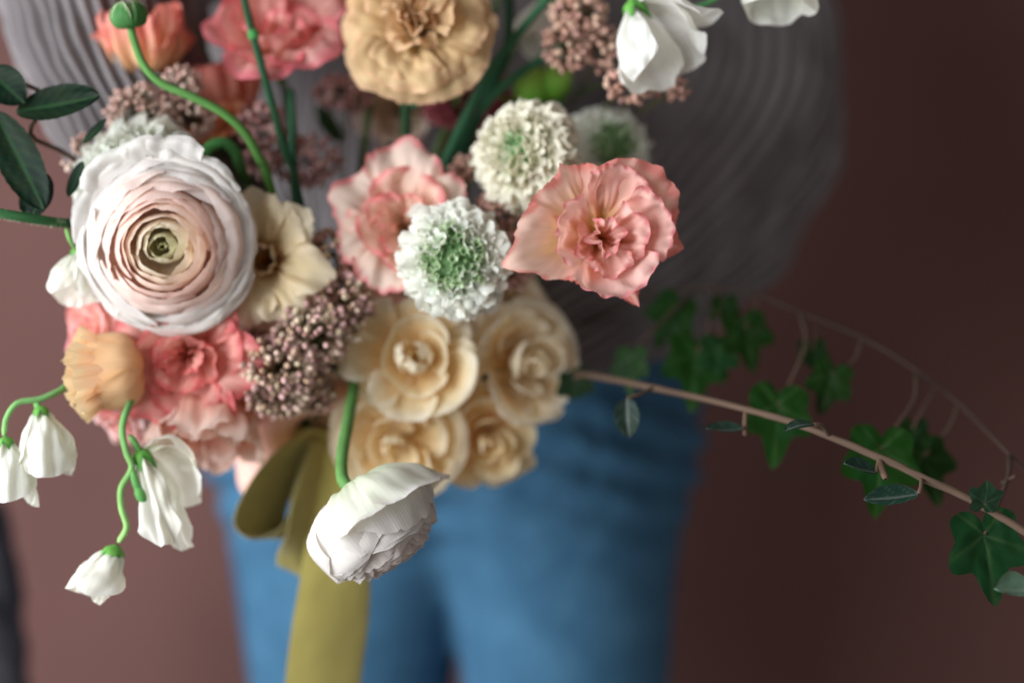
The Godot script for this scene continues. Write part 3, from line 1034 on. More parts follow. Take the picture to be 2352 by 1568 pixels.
func make_materials() -> void:
	var veins := veins_tex()
	M.petal = mat(0.62, Color(0.95, 0.93, 0.90))
	M.petal.heightmap_enabled = true
	M.petal.heightmap_texture = veins
	M.petal.heightmap_scale = 0.011
	M.petal.rim_enabled = true
	M.petal.rim = 0.25
	M.petal.rim_tint = 0.5
	M.rose_petal = M.petal.duplicate()
	M.rose_petal.heightmap_enabled = false
	M.rose_petal.backlight = Color(1.0, 0.97, 0.90)
	M.leaf = mat(0.6, Color(0.30, 0.40, 0.16))
	M.leaf.metallic_specular = 0.28
	M.gloss_leaf = mat(0.6, Color(0.20, 0.30, 0.12))
	M.gloss_leaf.metallic_specular = 0.25
	M.stalk = mat(0.8, Color(0, 0, 0))
	M.stalk.metallic_specular = 0.3
	M.bark = mat(0.85, Color(0, 0, 0))
	M.bud = mat(0.7, Color(0.3, 0.28, 0.26))
	M.eye = mat(0.7, Color(0, 0, 0), false, Color8(40, 44, 18))
	M.heart = mat(0.8, Color(0, 0, 0), false, Color8(96, 132, 84))
	M.skin = mat(0.5, Color(0, 0, 0), false, Color8(236, 188, 172))
	M.skin.subsurf_scatter_enabled = true
	M.skin.subsurf_scatter_strength = 0.15
	M.knit = mat(0.95, Color(0, 0, 0), true, Color8(112, 106, 107))
	M.knit.rim_enabled = true
	M.knit.rim = 0.4
	M.knit.heightmap_enabled = true
	M.knit.heightmap_texture = weave_tex()
	M.knit.heightmap_scale = 0.04
	M.denim = mat(0.9, Color(0, 0, 0), false, Color.WHITE)
	M.denim.albedo_texture = noise_tex(0.02, 4, Color8(36, 80, 110), Color8(62, 108, 138))
	M.denim.uv1_triplanar = true
	M.denim.uv1_scale = Vector3(4, 4, 4)
	M.velvet = mat(0.85, Color(0.16, 0.15, 0.06))
	M.velvet.rim_enabled = true
	M.velvet.rim = 0.7
	M.velvet.rim_tint = 0.6
	M.wall = mat(0.9, Color(0, 0, 0), false, Color.WHITE)
	M.wall.albedo_texture = noise_tex(0.006, 5, Color8(97, 65, 60), Color8(105, 71, 66), 512, 512)
	M.wall.uv1_triplanar = true
	M.wall.uv1_scale = Vector3(0.8, 0.8, 0.8)
	M.cloth = mat(0.95, Color(0, 0, 0), false, Color8(80, 77, 80))


func _ready() -> void:
	# camera: a 50 mm lens near full aperture, held level at the height of the flowers
	var cam := Camera3D.new()
	cam.name = "camera"
	cam.position = EYE
	var lens := CameraAttributesPhysical.new()
	lens.frustum_focal_length = FOCAL
	lens.frustum_focus_distance = 0.70
	lens.frustum_near = 0.05
	lens.frustum_far = 40.0
	lens.exposure_aperture = 1.8
	lens.exposure_sensitivity = 100.0
	cam.attributes = lens
	cam.keep_aspect = Camera3D.KEEP_HEIGHT
	cam.fov = rad_to_deg(2.0 * atan(12.0 / FOCAL))
	cam.near = 0.05
	cam.far = 40.0
	add_child(cam)
	# light: a tall window to the left of and a little before the bouquet, and the faint glow of the room
	var we := WorldEnvironment.new()
	var env := Environment.new()
	env.background_mode = Environment.BG_COLOR
	env.background_color = Color8(134, 129, 127)
	env.background_energy_multiplier = 1.0
	env.tonemap_mode = Environment.TONE_MAPPER_LINEAR
	env.tonemap_exposure = 1.0
	env.sdfgi_enabled = true
	env.ssao_enabled = true
	env.ssil_enabled = true
	we.environment = env
	we.name = "environment"
	add_child(we)
	var win := AreaLight3D.new()
	win.name = "window_light"
	win.area_size = Vector2(1.45, 1.0)
	win.area_normalize_energy = true
	win.light_color = Color(0.97, 0.985, 1.0)
	win.light_energy = 4.6
	win.area_range = 8.0
	win.shadow_enabled = true
	win.position = Vector3(-1.08, 1.07, 0.62)
	add_child(win)
	win.look_at_from_position(win.position, Vector3(0.0, 1.0, -0.10), Vector3.UP)
	nz.seed = 3
	nz.noise_type = FastNoiseLite.TYPE_SIMPLEX_SMOOTH
	nz.frequency = 0.03
	nz.fractal_octaves = 2
	rng.seed = 1
	bind = P(745, 1030, -0.11)
	make_materials()
	# setting
	var bw := BoxMesh.new()
	bw.size = Vector3(5.0, 3.0, 0.1)
	var wall := part("wall", bw, M.wall, self, Transform3D(Basis.IDENTITY, Vector3(0, 1.2, -0.87)))
	wall.set_meta("kind", "structure")
	wall.set_meta("label", "plain dusky mauve brown wall behind the person")
	wall.set_meta("category", "wall")
	make_person()
	make_cloth()
	make_back()
	make_middle()
	make_front()
	make_ribbon()


# ---------- the bouquet, back to front ----------
func make_cloth() -> void:
	var keys := []
	for q in [[1150, -46, 0.012], [1200, -42, 0.020], [1320, -40, 0.026], [1450, -34, 0.030], [1600, -26, 0.034], [1900, -15, 0.04]]:
		var p := P(q[1], q[0], -0.40)
		keys.append([p, Vector3(q[2], 0, 0), Vector3(0, 0, q[2] * 1.4)])
	var o := part("draped_cloth", knit(keys, 30, 6, 0.0, 0.006, 77), M.cloth, self)
	o.set_meta("label", "dark grey draped cloth edge at the lower left of the picture")
	o.set_meta("category", "cloth")


func flower(called: String, label: String, category: String, at: Vector3, axis: Vector3, group := "", roll := 0.0) -> Node3D:
	return thing(called, label, category, at, frame(axis, roll), group)


const G_LIS := "lisianthus blooms in the bouquet"
const G_ROSE := "cream roses low in the bouquet"
const G_SCA := "white scabiosas in the bouquet"
const G_RICE := "rice flower sprays in the bouquet"
const G_PEA := "white sweet peas round the bouquet"
const G_RAN := "ranunculus in the bouquet"
const G_IVY := "trailing ivy stems at the right"


func make_back() -> void:
	var coral := [C(240, 196, 136), C(242, 184, 166), C(232, 132, 126)]
	var pink := [C(240, 200, 140), C(242, 184, 174), C(230, 122, 132)]
	var o := flower("lisianthus", "coral and yellow lisianthus behind the green bud, at top left", "lisianthus", P(345, 150, -0.075), Vector3(-0.1, 0.9, 0.3), G_LIS)
	rng.seed = 901
	var dd := {"base": C(222, 210, 124), "mid": C(243, 206, 160), "edge": C(236, 150, 138), "b1": 0.45, "e0": 0.42, "round": 0.2, "power": 2.4, "ruffle": 0.05, "rfreq": 2.0, "lump": 0.12, "fringe": 0.04, "nu": 22, "nv": 16}
	ring(o, 5, [Vector2(0.05, -0.25), Vector2(0.5, -0.1), Vector2(0.85, 0.35), Vector2(0.98, 0.9), Vector2(0.95, 1.5)], S(92, -0.07), 0.7, dd)
	dd.fold = 0.25
	wild(o, 4, [Vector2(0.05, -0.2), Vector2(0.5, -0.06), Vector2(0.9, 0.3), Vector2(1.12, 0.7), Vector2(1.30, 0.95)], S(92, -0.07), 0.5, dd, 0.4, 0.2, 0.2)
	ring(o, 4, [Vector2(0.05, -0.15), Vector2(0.4, 0.0), Vector2(0.65, 0.4), Vector2(0.75, 0.9), Vector2(0.75, 1.45)], S(92, -0.07), 0.9, dd)
	stem_to_bundle(o, 0.0022)
	o = flower("lisianthus", "bright pink lisianthus at the top edge, crossed by a dark green stem", "lisianthus", P(640, 150, -0.085), Vector3(0.05, 0.62, 0.75), G_LIS)
	lisianthus(o, S(170, -0.06), 902, pink)
	stem_to_bundle(o, 0.0024)
	o = flower("lisianthus", "small dull coral lisianthus half hidden below the top pink one", "lisianthus", P(540, 250, -0.10), Vector3(-0.2, 0.9, 0.3), G_LIS)
	rng.seed = 903
	dd.base = C(232, 176, 130)
	dd.mid = C(232, 160, 138)
	dd.edge = C(224, 136, 124)
	ring(o, 5, [Vector2(0.05, -0.2), Vector2(0.5, 0.0), Vector2(0.8, 0.5), Vector2(0.8, 1.1), Vector2(0.75, 1.4)], S(80, -0.1), 0.85, dd)
	stem_to_bundle(o, 0.002)
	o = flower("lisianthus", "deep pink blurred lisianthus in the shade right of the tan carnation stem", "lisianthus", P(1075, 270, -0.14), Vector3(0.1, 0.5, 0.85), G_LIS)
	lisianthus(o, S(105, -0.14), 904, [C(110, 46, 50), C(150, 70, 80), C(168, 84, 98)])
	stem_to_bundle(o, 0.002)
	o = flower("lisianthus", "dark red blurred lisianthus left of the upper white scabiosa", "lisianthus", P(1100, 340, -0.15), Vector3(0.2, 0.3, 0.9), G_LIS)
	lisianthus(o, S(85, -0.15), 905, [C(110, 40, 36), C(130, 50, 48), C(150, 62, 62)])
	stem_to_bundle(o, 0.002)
	o = flower("stock_flower", "pale cream blurred bloom behind the tan carnation stem", "flower", P(920, 270, -0.16), Vector3(0.0, 0.3, 1.0))
	lisianthus(o, S(115, -0.16), 906, [C(206, 196, 160), C(226, 212, 192), C(232, 214, 206)])
	stem_to_bundle(o, 0.002)
	o = flower("carnation", "tan and butter coloured carnation with fringed petals at the top centre", "carnation", P(962, 95, -0.055), Vector3(0.0, 0.24, 1.0), "carnations in the bouquet")
	carnation(o, S(172, -0.03), 907, [C(212, 204, 132), C(226, 198, 150), C(226, 188, 148), C(210, 172, 130)])
	stem(o, [P(960, 160, -0.055), P(936, 215, -0.06), P(932, 300, -0.07), P(930, 390, -0.085), P(850, 800, -0.11), bind], 0.0034, 0.003, C(36, 62, 44), C(44, 70, 40))
	stem(o, [P(938, 230, -0.054), P(950, 232, -0.05), P(954, 250, -0.05)], 0.004, 0.0015, C(44, 84, 60), C(44, 84, 60), "stem_leaf", 8)
	o = flower("scabiosa", "blurred white and green scabiosa furthest back, behind the pink lisianthus at right", "scabiosa", P(1385, 345, -0.10), Vector3(0.35, 0.1, 0.9), G_SCA)
	scabiosa(o, S(92, -0.09), 110, 908, 0.42)
	stem_to_bundle(o, 0.0018)
	# rice flower behind
	var pinks := [C(222, 186, 172), C(206, 164, 150), C(228, 202, 184), C(196, 150, 142), C(214, 176, 160)]
	var rose_ := [C(206, 160, 156), C(190, 140, 136), C(218, 180, 172), C(176, 126, 122)]
	o = thing("rice_flower", "pale pink rice flower spray above the hidden scabiosa, at left", "rice flower", P(360, 300, -0.05), Basis.IDENTITY, G_RICE)
	rice_flower(o, [[P(330, 265, -0.045), Vector3(S(95, -0.05), S(75, -0.05), 0.024), 150], [P(420, 195, -0.05), Vector3(S(52, -0.05), S(50, -0.05), 0.016), 60], [P(440, 270, -0.055), Vector3(S(60, -0.05), S(60, -0.05), 0.02), 50], [P(270, 330, -0.04), Vector3(S(45, -0.05), S(40, -0.05), 0.012), 26], [P(190, 335, -0.035), Vector3(S(26, -0.05), S(28, -0.05), 0.008), 14], [P(160, 375, -0.035), Vector3(S(18, -0.05), S(16, -0.05), 0.006), 8]], 0.0016, 911, pinks, bind + Vector3(-0.01, 0.0, 0))
	o = thing("rice_flower", "blurred pink rice flower spray between the dark stems, above centre", "rice flower", P(690, 300, -0.09), Basis.IDENTITY, G_RICE)
	rice_flower(o, [[P(600, 290, -0.075), Vector3(S(60, -0.08), S(62, -0.08), 0.02), 70], [P(790, 215, -0.12), Vector3(S(80, -0.11), S(45, -0.11), 0.02), 60], [P(700, 370, -0.10), Vector3(S(85, -0.1), S(65, -0.1), 0.02), 90], [P(600, 370, -0.08), Vector3(S(45, -0.08), S(40, -0.08), 0.014), 30]], 0.0018, 912, rose_, bind)
	o = thing("rice_flower", "loose rice flower spray with pinkish buds beside the top right sweet pea", "rice flower", P(1360, 120, -0.05), Basis.IDENTITY, G_RICE)
	rice_flower(o, [[P(1330, 35, -0.055), Vector3(S(70, -0.05), S(55, -0.05), 0.02), 80], [P(1300, 110, -0.055), Vector3(S(60, -0.05), S(60, -0.05), 0.016), 60], [P(1385, 110, -0.06), Vector3(S(50, -0.05), S(60, -0.05), 0.016), 46], [P(1440, 195, -0.035), Vector3(S(58, -0.04), S(42, -0.04), 0.012), 34], [P(1500, 200, -0.05), Vector3(S(50, -0.05), S(24, -0.05), 0.010), 14], [P(1555, 205, -0.045), Vector3(S(28, -0.05), S(26, -0.05), 0.010), 12]], 0.0019, 913, [C(214, 170, 150), C(226, 190, 166), C(186, 140, 122), C(206, 160, 146)], P(1230, 330, -0.11))
	# green round buds
	o = flower("lisianthus_bud", "pair of bright green blurred buds below the leafy stems, at top right of centre", "flower bud", P(1240, 235, -0.115), Vector3(0.1, 1.0, 0.3))
	rng.seed = 914
	for q in [[1222, 200, 44, -0.2], [1275, 185, 40, 0.9], [1240, 215, 24, 0.2]]:
		part("bud", bud_mesh(S(q[2], -0.1), 1.15, C(96, 150, 46), C(160, 206, 96), 14, 10), M.leaf, o, Transform3D(o.basis.inverse() * frame(Vector3(q[3], 1, 0.2)), o.transform.affine_inverse() * P(q[0], q[1], -0.105)))
	for q in [[1195, 235, -0.8], [1262, 232, 0.4], [1300, 200, 1.2]]:
		part("sepal", blade(S(80, -0.11), S(20, -0.11), {"base": C(60, 120, 30), "edge": C(110, 170, 60), "bend": 0.5}), M.leaf, o, Transform3D(o.basis.inverse() * frame(Vector3(q[2], 1, 0.1)) , o.transform.affine_inverse() * P(q[0] + 10, q[1] + 30, -0.112)))
	stem_to_bundle(o, 0.0018)
	# strappy stems running up to the right
	rng.seed = 915
	var g0 := C(44, 88, 62)
	var g1 := C(60, 108, 78)
	o = thing("flower_stem", "green flower stem slanting up to the top edge left of the rice flower", "flower stem", P(1060, 330, -0.09), Basis.IDENTITY, "green stems at the top")
	stem(o, [bind, P(980, 470, -0.10), P(1040, 330, -0.085), P(1110, 190, -0.075), P(1180, 90, -0.065), P(1290, -40, -0.06)], 0.0030, 0.0024, g0, g1)
	o = thing("flower_stem", "green flower stem running straight up behind the slanting one", "flower stem", P(1150, 250, -0.10), Basis.IDENTITY, "green stems at the top")
	stem(o, [bind, P(1000, 500, -0.11), P(1110, 240, -0.10), P(1165, 110, -0.09), P(1168, -40, -0.09)], 0.0032, 0.0026, g0, C(40, 84, 60))
	o = thing("flower_stem", "green flower stem reaching towards the white sweet pea at top right", "flower stem", P(1200, 190, -0.09), Basis.IDENTITY, "green stems at the top")
	stem(o, [bind, P(1010, 420, -0.10), P(1120, 235, -0.085), P(1220, 150, -0.075), P(1310, 90, -0.07), P(1400, -60, -0.06)], 0.0030, 0.0022, g0, g1)
	o = thing("flower_stem", "dark green knotted stem crossing the pink lisianthus at the top", "flower stem", P(640, 260, -0.03), Basis.IDENTITY, "green stems at the top")
	stem(o, [P(548, -60, -0.035), P(575, 60, -0.03), P(600, 150, -0.03), P(630, 260, -0.035), P(655, 350, -0.04), P(680, 420, -0.05), P(730, 700, -0.09), bind], 0.0021, 0.0024, C(36, 74, 50), C(36, 70, 46))
	part("knot", bud_mesh(0.0032, 1.4, C(60, 130, 70), C(80, 150, 84)), M.stalk, o, Transform3D(frame(Vector3(0.3, -1, 0)), o.transform.affine_inverse() * P(582, 82, -0.03)))
	o = thing("flower_stem", "short dark green stem beside the knotted stem, below the top pink lisianthus", "flower stem", P(670, 300, -0.05), Basis.IDENTITY, "green stems at the top")
	stem(o, [P(668, 205, -0.065), P(672, 290, -0.055), P(676, 400, -0.06), P(720, 700, -0.1), bind], 0.0024, 0.0024, C(46, 86, 62), C(36, 70, 46))
	o = thing("flower_stem", "hooked dark green stem curling over between the ranunculus and the bud stem", "flower stem", P(510, 370, -0.03), Basis.IDENTITY, "green stems at the top")
	stem(o, [P(466, 362, -0.022), P(480, 338, -0.022), P(512, 328, -0.024), P(540, 350, -0.028), P(556, 400, -0.035), P(590, 480, -0.08), bind], 0.0034, 0.003, C(70, 130, 70), C(40, 62, 30))
	o = flower("lisianthus", "small peach orange lisianthus beside the hooked stem, above the large ranunculus", "lisianthus", P(500, 320, -0.085), Vector3(-0.1, 0.7, 0.7), G_LIS)
	lisianthus(o, S(85, -0.08), 931, [C(240, 190, 120), C(242, 190, 140), C(238, 164, 128)])
	stem_to_bundle(o, 0.002)
	# white petals far back at top right
	o = flower("sweet_pea", "blurred white sweet pea behind the rice flower, at the top edge", "sweet pea", P(1260, -10, -0.12), Vector3(-0.2, -1, 0.15), G_PEA)
	bell_pea(o, S(150, -0.12), S(66, -0.12), 916)
	stem_to_bundle(o, 0.0014)
	# the upper blooms, which the photograph cuts off
	for q in [[360, -90, -0.06, 917, "above the green bud"], [560, -170, -0.06, 918, "left of the tan carnation"], [1180, -170, -0.08, 919, "right of the tan carnation"], [1400, -200, -0.06, 920, "above the loose rice flower"], [860, -210, -0.06, 921, "straight above the tan carnation"]]:
		o = flower("lisianthus", "upper coral lisianthus " + q[4] + ", cut off by the top edge", "lisianthus", P(q[0], q[1], q[2]), Vector3((q[0] - 850) * 0.0006, 0.7, 0.7), "upper lisianthus blooms above the edge")
		fine = 0.6
		lisianthus(o, S(150, -0.05), q[3], coral)
		fine = 1.0
		stem_to_bundle(o, 0.0022)
	# dark filling leaves
	for q in [[870, 480, -0.13, 1.2, 120, "left of the pale pink lisianthus"], [780, 330, -0.15, 0.3, 110, "behind the blurred pink rice flower"], [1010, 400, -0.14, -0.5, 110, "right of the tan carnation stem"], [880, 400, -0.12, -0.2, 90, "at the foot of the tan carnation stem"], [1180, 430, -0.14, -0.9, 120, "behind the upper white scabiosa"], [700, 520, -0.12, 0.8, 110, "at the top of the rice flower drift"], [1090, 700, -0.12, -1.4, 110, "between the two upper cream roses"], [560, 420, -0.10, 0.9, 100, "behind the cream lisianthus"]]:
		o = flower("foliage_leaf", "dark green filling leaf " + q[5], "leaf", P(q[0], q[1], q[2]), Vector3(-q[3], 1, 0.4), "dark filling leaves deep in the bouquet")
		part("leaf_blade", blade(S(q[4], q[2]), S(q[4] * 0.27, q[2]), {"base": C(42, 66, 34), "edge": C(52, 80, 44), "rib": C(80, 108, 64), "a": 0.6, "b": 0.7, "bend": 0.5, "fold": 0.2, "veins": 0.3}), M.leaf, o)


func make_middle() -> void:
	var salmon := [C(238, 196, 130), C(243, 210, 192), C(232, 140, 140)]
	var coral := [C(238, 170, 130), C(240, 176, 164), C(228, 118, 120)]
	# serrated dark leaves at the left
	rng.seed = 920
	var o := thing("leafy_branch", "thin twig with dark green serrated leaves at the left edge", "branch", P(60, 260, 0.0), Basis.IDENTITY)
	stem(o, [P(-60, 130, 0.0), P(30, 180, 0.0), P(110, 230, -0.01), P(70, 310, 0.0), P(200, 390, -0.04), P(500, 700, -0.09)], 0.0011, 0.0014, C(86, 66, 54), C(76, 62, 50), "twig")
	var lc := C(13, 31, 16)
	var le := C(12, 27, 15)
	for q in [[36, 255, 205, 66, 0.14, 0.6, 0.3], [-30, 160, 120, 60, -0.72, 0.6, -0.2], [-15, 255, 270, 66, -1.06, 0.8, 0.45], [100, 395, 120, 62, -1.75, 0.7, 0.7], [190, 330, 80, 22, 0.75, 0.8, 0.2], [190, 370, 90, 26, -1.9, 0.7, 0.4]]:
		var z := 0.005
		var dir := Vector3(cos(q[4]), sin(q[4]), 0.12)
		var y := dir.normalized()
		var face := Vector3(-0.25, q[5] * 0.7, 0.8)
		face = (face - y * face.dot(y)).normalized()
		part("leaf", blade(S(q[2], z), S(q[3] * 0.75, z), {"base": lc, "edge": le, "rib": C(40, 68, 42), "a": 0.6, "b": 0.62, "bend": q[6] * 0.8, "bend0": -q[6] * 0.3, "fold": 0.22, "serr": 0.10, "veins": 0.25, "nu": 12, "nv": 44, "ruffle": 0.05}), M.gloss_leaf, o, Transform3D(Basis(y.cross(face), y, face), o.transform.affine_inverse() * P(q[0], q[1], z)))
	o = thing("flower_stem", "thick hairy green stem entering from the left edge beside the ranunculus", "flower stem", P(100, 505, 0.01), Basis.IDENTITY)
	stem(o, [P(-80, 478, 0.02), P(0, 490, 0.02), P(110, 508, 0.008), P(205, 522, -0.022), P(320, 570, -0.06), P(500, 700, -0.09)], 0.0026, 0.0026, C(50, 96, 56), C(44, 84, 48))
	rng.seed = 921
	var hairs := []
	var hp := []
	for k in 90:
		var t := rf(0, 1)
		var p := P(lerpf(0, 150, t), lerpf(490, 514, t), lerpf(0.022, 0.004, t))
		var d := Vector3(rf(-0.3, 0.3), (1.0 if rng.randf() < 0.5 else -1.0), rf(-0.2, 0.6)).normalized()
		hairs.append(tube([p, p + d * 0.0038], [0.00012, 0.00005], 3, 1, C(170, 190, 150), C(200, 210, 180)))
		hp.append(o.transform.affine_inverse())
	var hm := part("stem_hair", joined(hairs, hp), M.stalk, o)
	hm.set_meta("kind", "stuff")
	# scabiosa behind the big ranunculus
	o = flower("scabiosa", "white scabiosa mostly hidden behind the large blush ranunculus", "scabiosa", P(336, 425, -0.03), Vector3(-0.25, 0.25, 0.9), G_SCA)
	scabiosa(o, S(140, -0.01), 180, 922, 0.2, 1.85)
	stem_to_bundle(o, 0.0018)
	# sweet pea at left, behind the ranunculus
	o = flower("sweet_pea", "white sweet pea tucked behind the left rim of the large ranunculus", "sweet pea", P(178, 575, -0.01), Vector3(-0.05, -1, 0.2), G_PEA)
	bell_pea(o, S(120, 0.0), S(58, 0.0), 923)
	stem(o, [P(152, 525, 0.0), P(160, 550, 0.0), P(178, 578, -0.008)], 0.0012, 0.0012, C(120, 170, 96), C(110, 160, 86))
	# cream lisianthus behind ranunculus
	o = flower("lisianthus", "cream lisianthus with an ochre throat at the right of the large ranunculus", "lisianthus", P(628, 600, -0.045), Vector3(-0.10, -0.02, 1.0), G_LIS)
	rng.seed = 924
	var cr := {"base": C(222, 172, 86), "mid": C(243, 226, 184), "edge": C(243, 232, 204), "b1": 0.42, "e0": 0.6, "round": 0.08, "point": 0.22, "power": 2.0, "ruffle": 0.035, "rfreq": 1.8, "lump": 0.09, "fringe": 0.03, "nu": 22, "nv": 16}
	for q in [[-62, 1.06, 0.62], [-15, 1.12, 0.55], [48, 1.02, 0.68], [98, 1.10, 0.7], [185, 1.0, 0.8], [250, 1.05, 0.75]]:
		petal(o, shell(scaled([Vector2(0.05, 0.0), Vector2(0.2, 0.35), Vector2(0.42, 0.62), Vector2(0.72, 0.66), Vector2(1.0, 0.50)], S(155, -0.03) * q[1]), q[2], cr), deg_to_rad(q[0]), 0.0)
	cr.point = 0.05
	wild(o, 4, [Vector2(0.04, 0.02), Vector2(0.17, 0.33), Vector2(0.36, 0.60), Vector2(0.60, 0.74), Vector2(0.82, 0.70)], S(155, -0.03), 1.0, cr, 0.3, 0.12, 0.1)
	cr.mid = C(222, 176, 96)
	ring(o, 4, [Vector2(0.03, 0.02), Vector2(0.14, 0.3), Vector2(0.2, 0.55), Vector2(0.22, 0.66), Vector2(0.2, 0.72)], S(150, -0.03), 1.1, cr)
	stem_to_bundle(o, 0.0024)
	# pink lisianthus in the middle
	o = flower("lisianthus", "pale pink lisianthus behind the centre scabiosa", "lisianthus", P(930, 535, -0.05), Vector3(-0.05, 0.18, 1.0), G_LIS)
	rng.seed = 925
	var pk := {"base": C(236, 196, 140), "mid": C(243, 218, 202), "edge": C(230, 136, 138), "b1": 0.5, "e0": 0.84, "round": 0.08, "point": 0.26, "power": 2.0, "ruffle": 0.05, "rfreq": 2.2, "lump": 0.10, "fringe": 0.06, "nu": 24, "nv": 16}
	for q in [[85, 1.15, 0.7], [30, 1.0, 0.7], [150, 1.02, 0.7], [205, 0.95, 0.7], [255, 1.02, 0.75], [310, 0.9, 0.7]]:
		petal(o, shell(scaled([Vector2(0.05, 0.0), Vector2(0.25, 0.32), Vector2(0.55, 0.56), Vector2(0.82, 0.62), Vector2(1.0, 0.56)], S(172, -0.03) * q[1]), q[2], pk), deg_to_rad(q[0]), 0.0)
	lisianthus(o, S(150, -0.03), 926, salmon, false)
	stem_to_bundle(o, 0.0024)
	# coral ones, lower left
	o = flower("lisianthus", "coral pink lisianthus directly under the large ranunculus", "lisianthus", P(445, 800, -0.035), Vector3(0.05, -0.25, 1.0), G_LIS)
	lisianthus(o, S(160, -0.02), 927, coral)
	stem_to_bundle(o, 0.0024)
	o = flower("lisianthus", "salmon and white lisianthus hanging lowest at left, above the drooping sweet peas", "lisianthus", P(480, 890, -0.05), Vector3(0.0, -0.85, 0.45), G_LIS)
	rng.seed = 928
	var lo := {"base": C(234, 150, 116), "mid": C(241, 190, 170), "edge": C(243, 218, 206), "b1": 0.5, "e0": 0.65, "round": 0.12, "point": 0.12, "power": 2.0, "ruffle": 0.06, "rfreq": 2.4, "lump": 0.11, "fringe": 0.06, "nu": 24, "nv": 16}
	ring(o, 6, [Vector2(0.05, -0.1), Vector2(0.4, 0.1), Vector2(0.75, 0.5), Vector2(0.90, 0.9), Vector2(0.98, 1.28)], S(128, -0.04), 0.75, lo)
	ring(o, 5, [Vector2(0.05, -0.1), Vector2(0.3, 0.2), Vector2(0.5, 0.6), Vector2(0.6, 1.0), Vector2(0.66, 1.3)], S(128, -0.04), 0.8, lo)
	stem_to_bundle(o, 0.0024)
	o = flower("lisianthus", "pale pink lisianthus peeping out between ranunculus and peach carnation, far left", "lisianthus", P(270, 760, -0.05), Vector3(-0.7, -0.05, 0.7), G_LIS)
	lisianthus(o, S(115, -0.04), 929, [C(232, 150, 120), C(240, 190, 180), C(236, 160, 160)])
	stem_to_bundle(o, 0.0024)
	o = flower("lisianthus", "small pink and white lisianthus below the peach carnation", "lisianthus", P(300, 930, -0.05), Vector3(-0.45, -0.7, 0.5), G_LIS)
	lisianthus(o, S(85, -0.04), 930, [C(232, 140, 120), C(238, 170, 164), C(240, 214, 210)])
	stem_to_bundle(o, 0.002)
	# peach carnation in side view
	o = flower("carnation", "peach and yellow carnation seen from the side at the far left", "carnation", P(330, 845, -0.012), Vector3(-1.0, -0.10, 0.22), "carnations in the bouquet")
	rng.seed = 931
	var cn := {"base": C(238, 180, 126), "mid": C(243, 208, 160), "edge": C(240, 206, 124), "b1": 0.5, "e0": 0.84, "round": 0.16, "power": 2.6, "ruffle": 0.03, "rfreq": 2.0, "rpow": 8.0, "fringe": 0.035, "ffreq": 9.0, "lump": 0.05, "nu": 28, "nv": 20}
	wild(o, 4, [Vector2(0.08, 0.0), Vector2(0.60, 0.06), Vector2(0.96, 0.42), Vector2(0.97, 0.95), Vector2(0.86, 1.45)], S(88, 0.0), 1.15, _with(cn, {"fringe": 0.01, "ruffle": 0.012, "round": 0.34, "lump": 0.04, "edge": C(243, 202, 146)}), 0.25, 0.08, 0.08)
	cn.ruffle = 0.075
	cn.rfreq = 4.0
	cn.rpow = 3.0
	cn.fringe = 0.035
	cn.ffreq = 12.0
	cn.round = 0.05
	cn.mid = C(243, 212, 176)
	cn.edge = C(246, 228, 188)
	cn.nu = 36
	wild(o, 4, [Vector2(0.06, 0.05), Vector2(0.4, 0.2), Vector2(0.76, 0.7), Vector2(0.84, 1.2), Vector2(1.10, 1.72)], S(88, 0.0), 1.0, cn, 0.3, 0.10, 0.06)
	wild(o, 4, [Vector2(0.05, 0.1), Vector2(0.28, 0.3), Vector2(0.5, 0.8), Vector2(0.60, 1.3), Vector2(0.86, 1.88)], S(88, 0.0), 1.05, cn, 0.3, 0.10, 0.06)
	wild(o, 4, [Vector2(0.03, 0.1), Vector2(0.14, 0.3), Vector2(0.26, 0.8), Vector2(0.34, 1.3), Vector2(0.58, 1.98)], S(88, 0.0), 1.1, cn, 0.3, 0.10, 0.06)
	wild(o, 3, [Vector2(0.02, 0.1), Vector2(0.06, 0.3), Vector2(0.10, 0.8), Vector2(0.15, 1.3), Vector2(0.30, 2.0)], S(88, 0.0), 1.4, cn, 0.3, 0.1, 0.06)
	stem(o, [o.position, P(350, 860, -0.02), P(420, 900, -0.05), bind], 0.0026, 0.0026, C(70, 110, 52), C(60, 96, 46))
	# rice flower, main drift
	var drift := [C(226, 196, 176), C(212, 176, 162), C(196, 152, 146), C(232, 210, 180), C(186, 142, 132), C(206, 170, 140), C(220, 176, 172), C(200, 166, 140)]
	o = thing("rice_flower", "dense brownish pink rice flower drift in the centre of the bouquet", "rice flower", P(720, 780, -0.03), Basis.IDENTITY, G_RICE)
	rice_flower(o, [[P(765, 590, -0.045), Vector3(S(80, -0.04), S(75, -0.04), 0.022), 75], [P(790, 690, -0.035), Vector3(S(78, -0.03), S(80, -0.03), 0.026), 95], [P(720, 770, -0.03), Vector3(S(105, -0.03), S(85, -0.03), 0.03), 130]], 0.0018, 941, drift, bind)
	o = thing("rice_flower", "dense brownish pink rice flower drift lower down, beside the coral lisianthus", "rice flower", P(640, 880, -0.035), Basis.IDENTITY, G_RICE)
	rice_flower(o, [[P(650, 840, -0.025), Vector3(S(105, -0.03), S(80, -0.03), 0.026), 120], [P(640, 905, -0.03), Vector3(S(95, -0.03), S(62, -0.03), 0.024), 100], [P(720, 900, -0.045), Vector3(S(60, -0.04), S(55, -0.04), 0.02), 50], [P(580, 790, -0.035), Vector3(S(45, -0.03), S(50, -0.03), 0.016), 28]], 0.0018, 942, drift, bind)
	o = thing("rice_flower", "small rice flower cluster between the two open scabiosas", "rice flower", P(1140, 500, -0.05), Basis.IDENTITY, G_RICE)
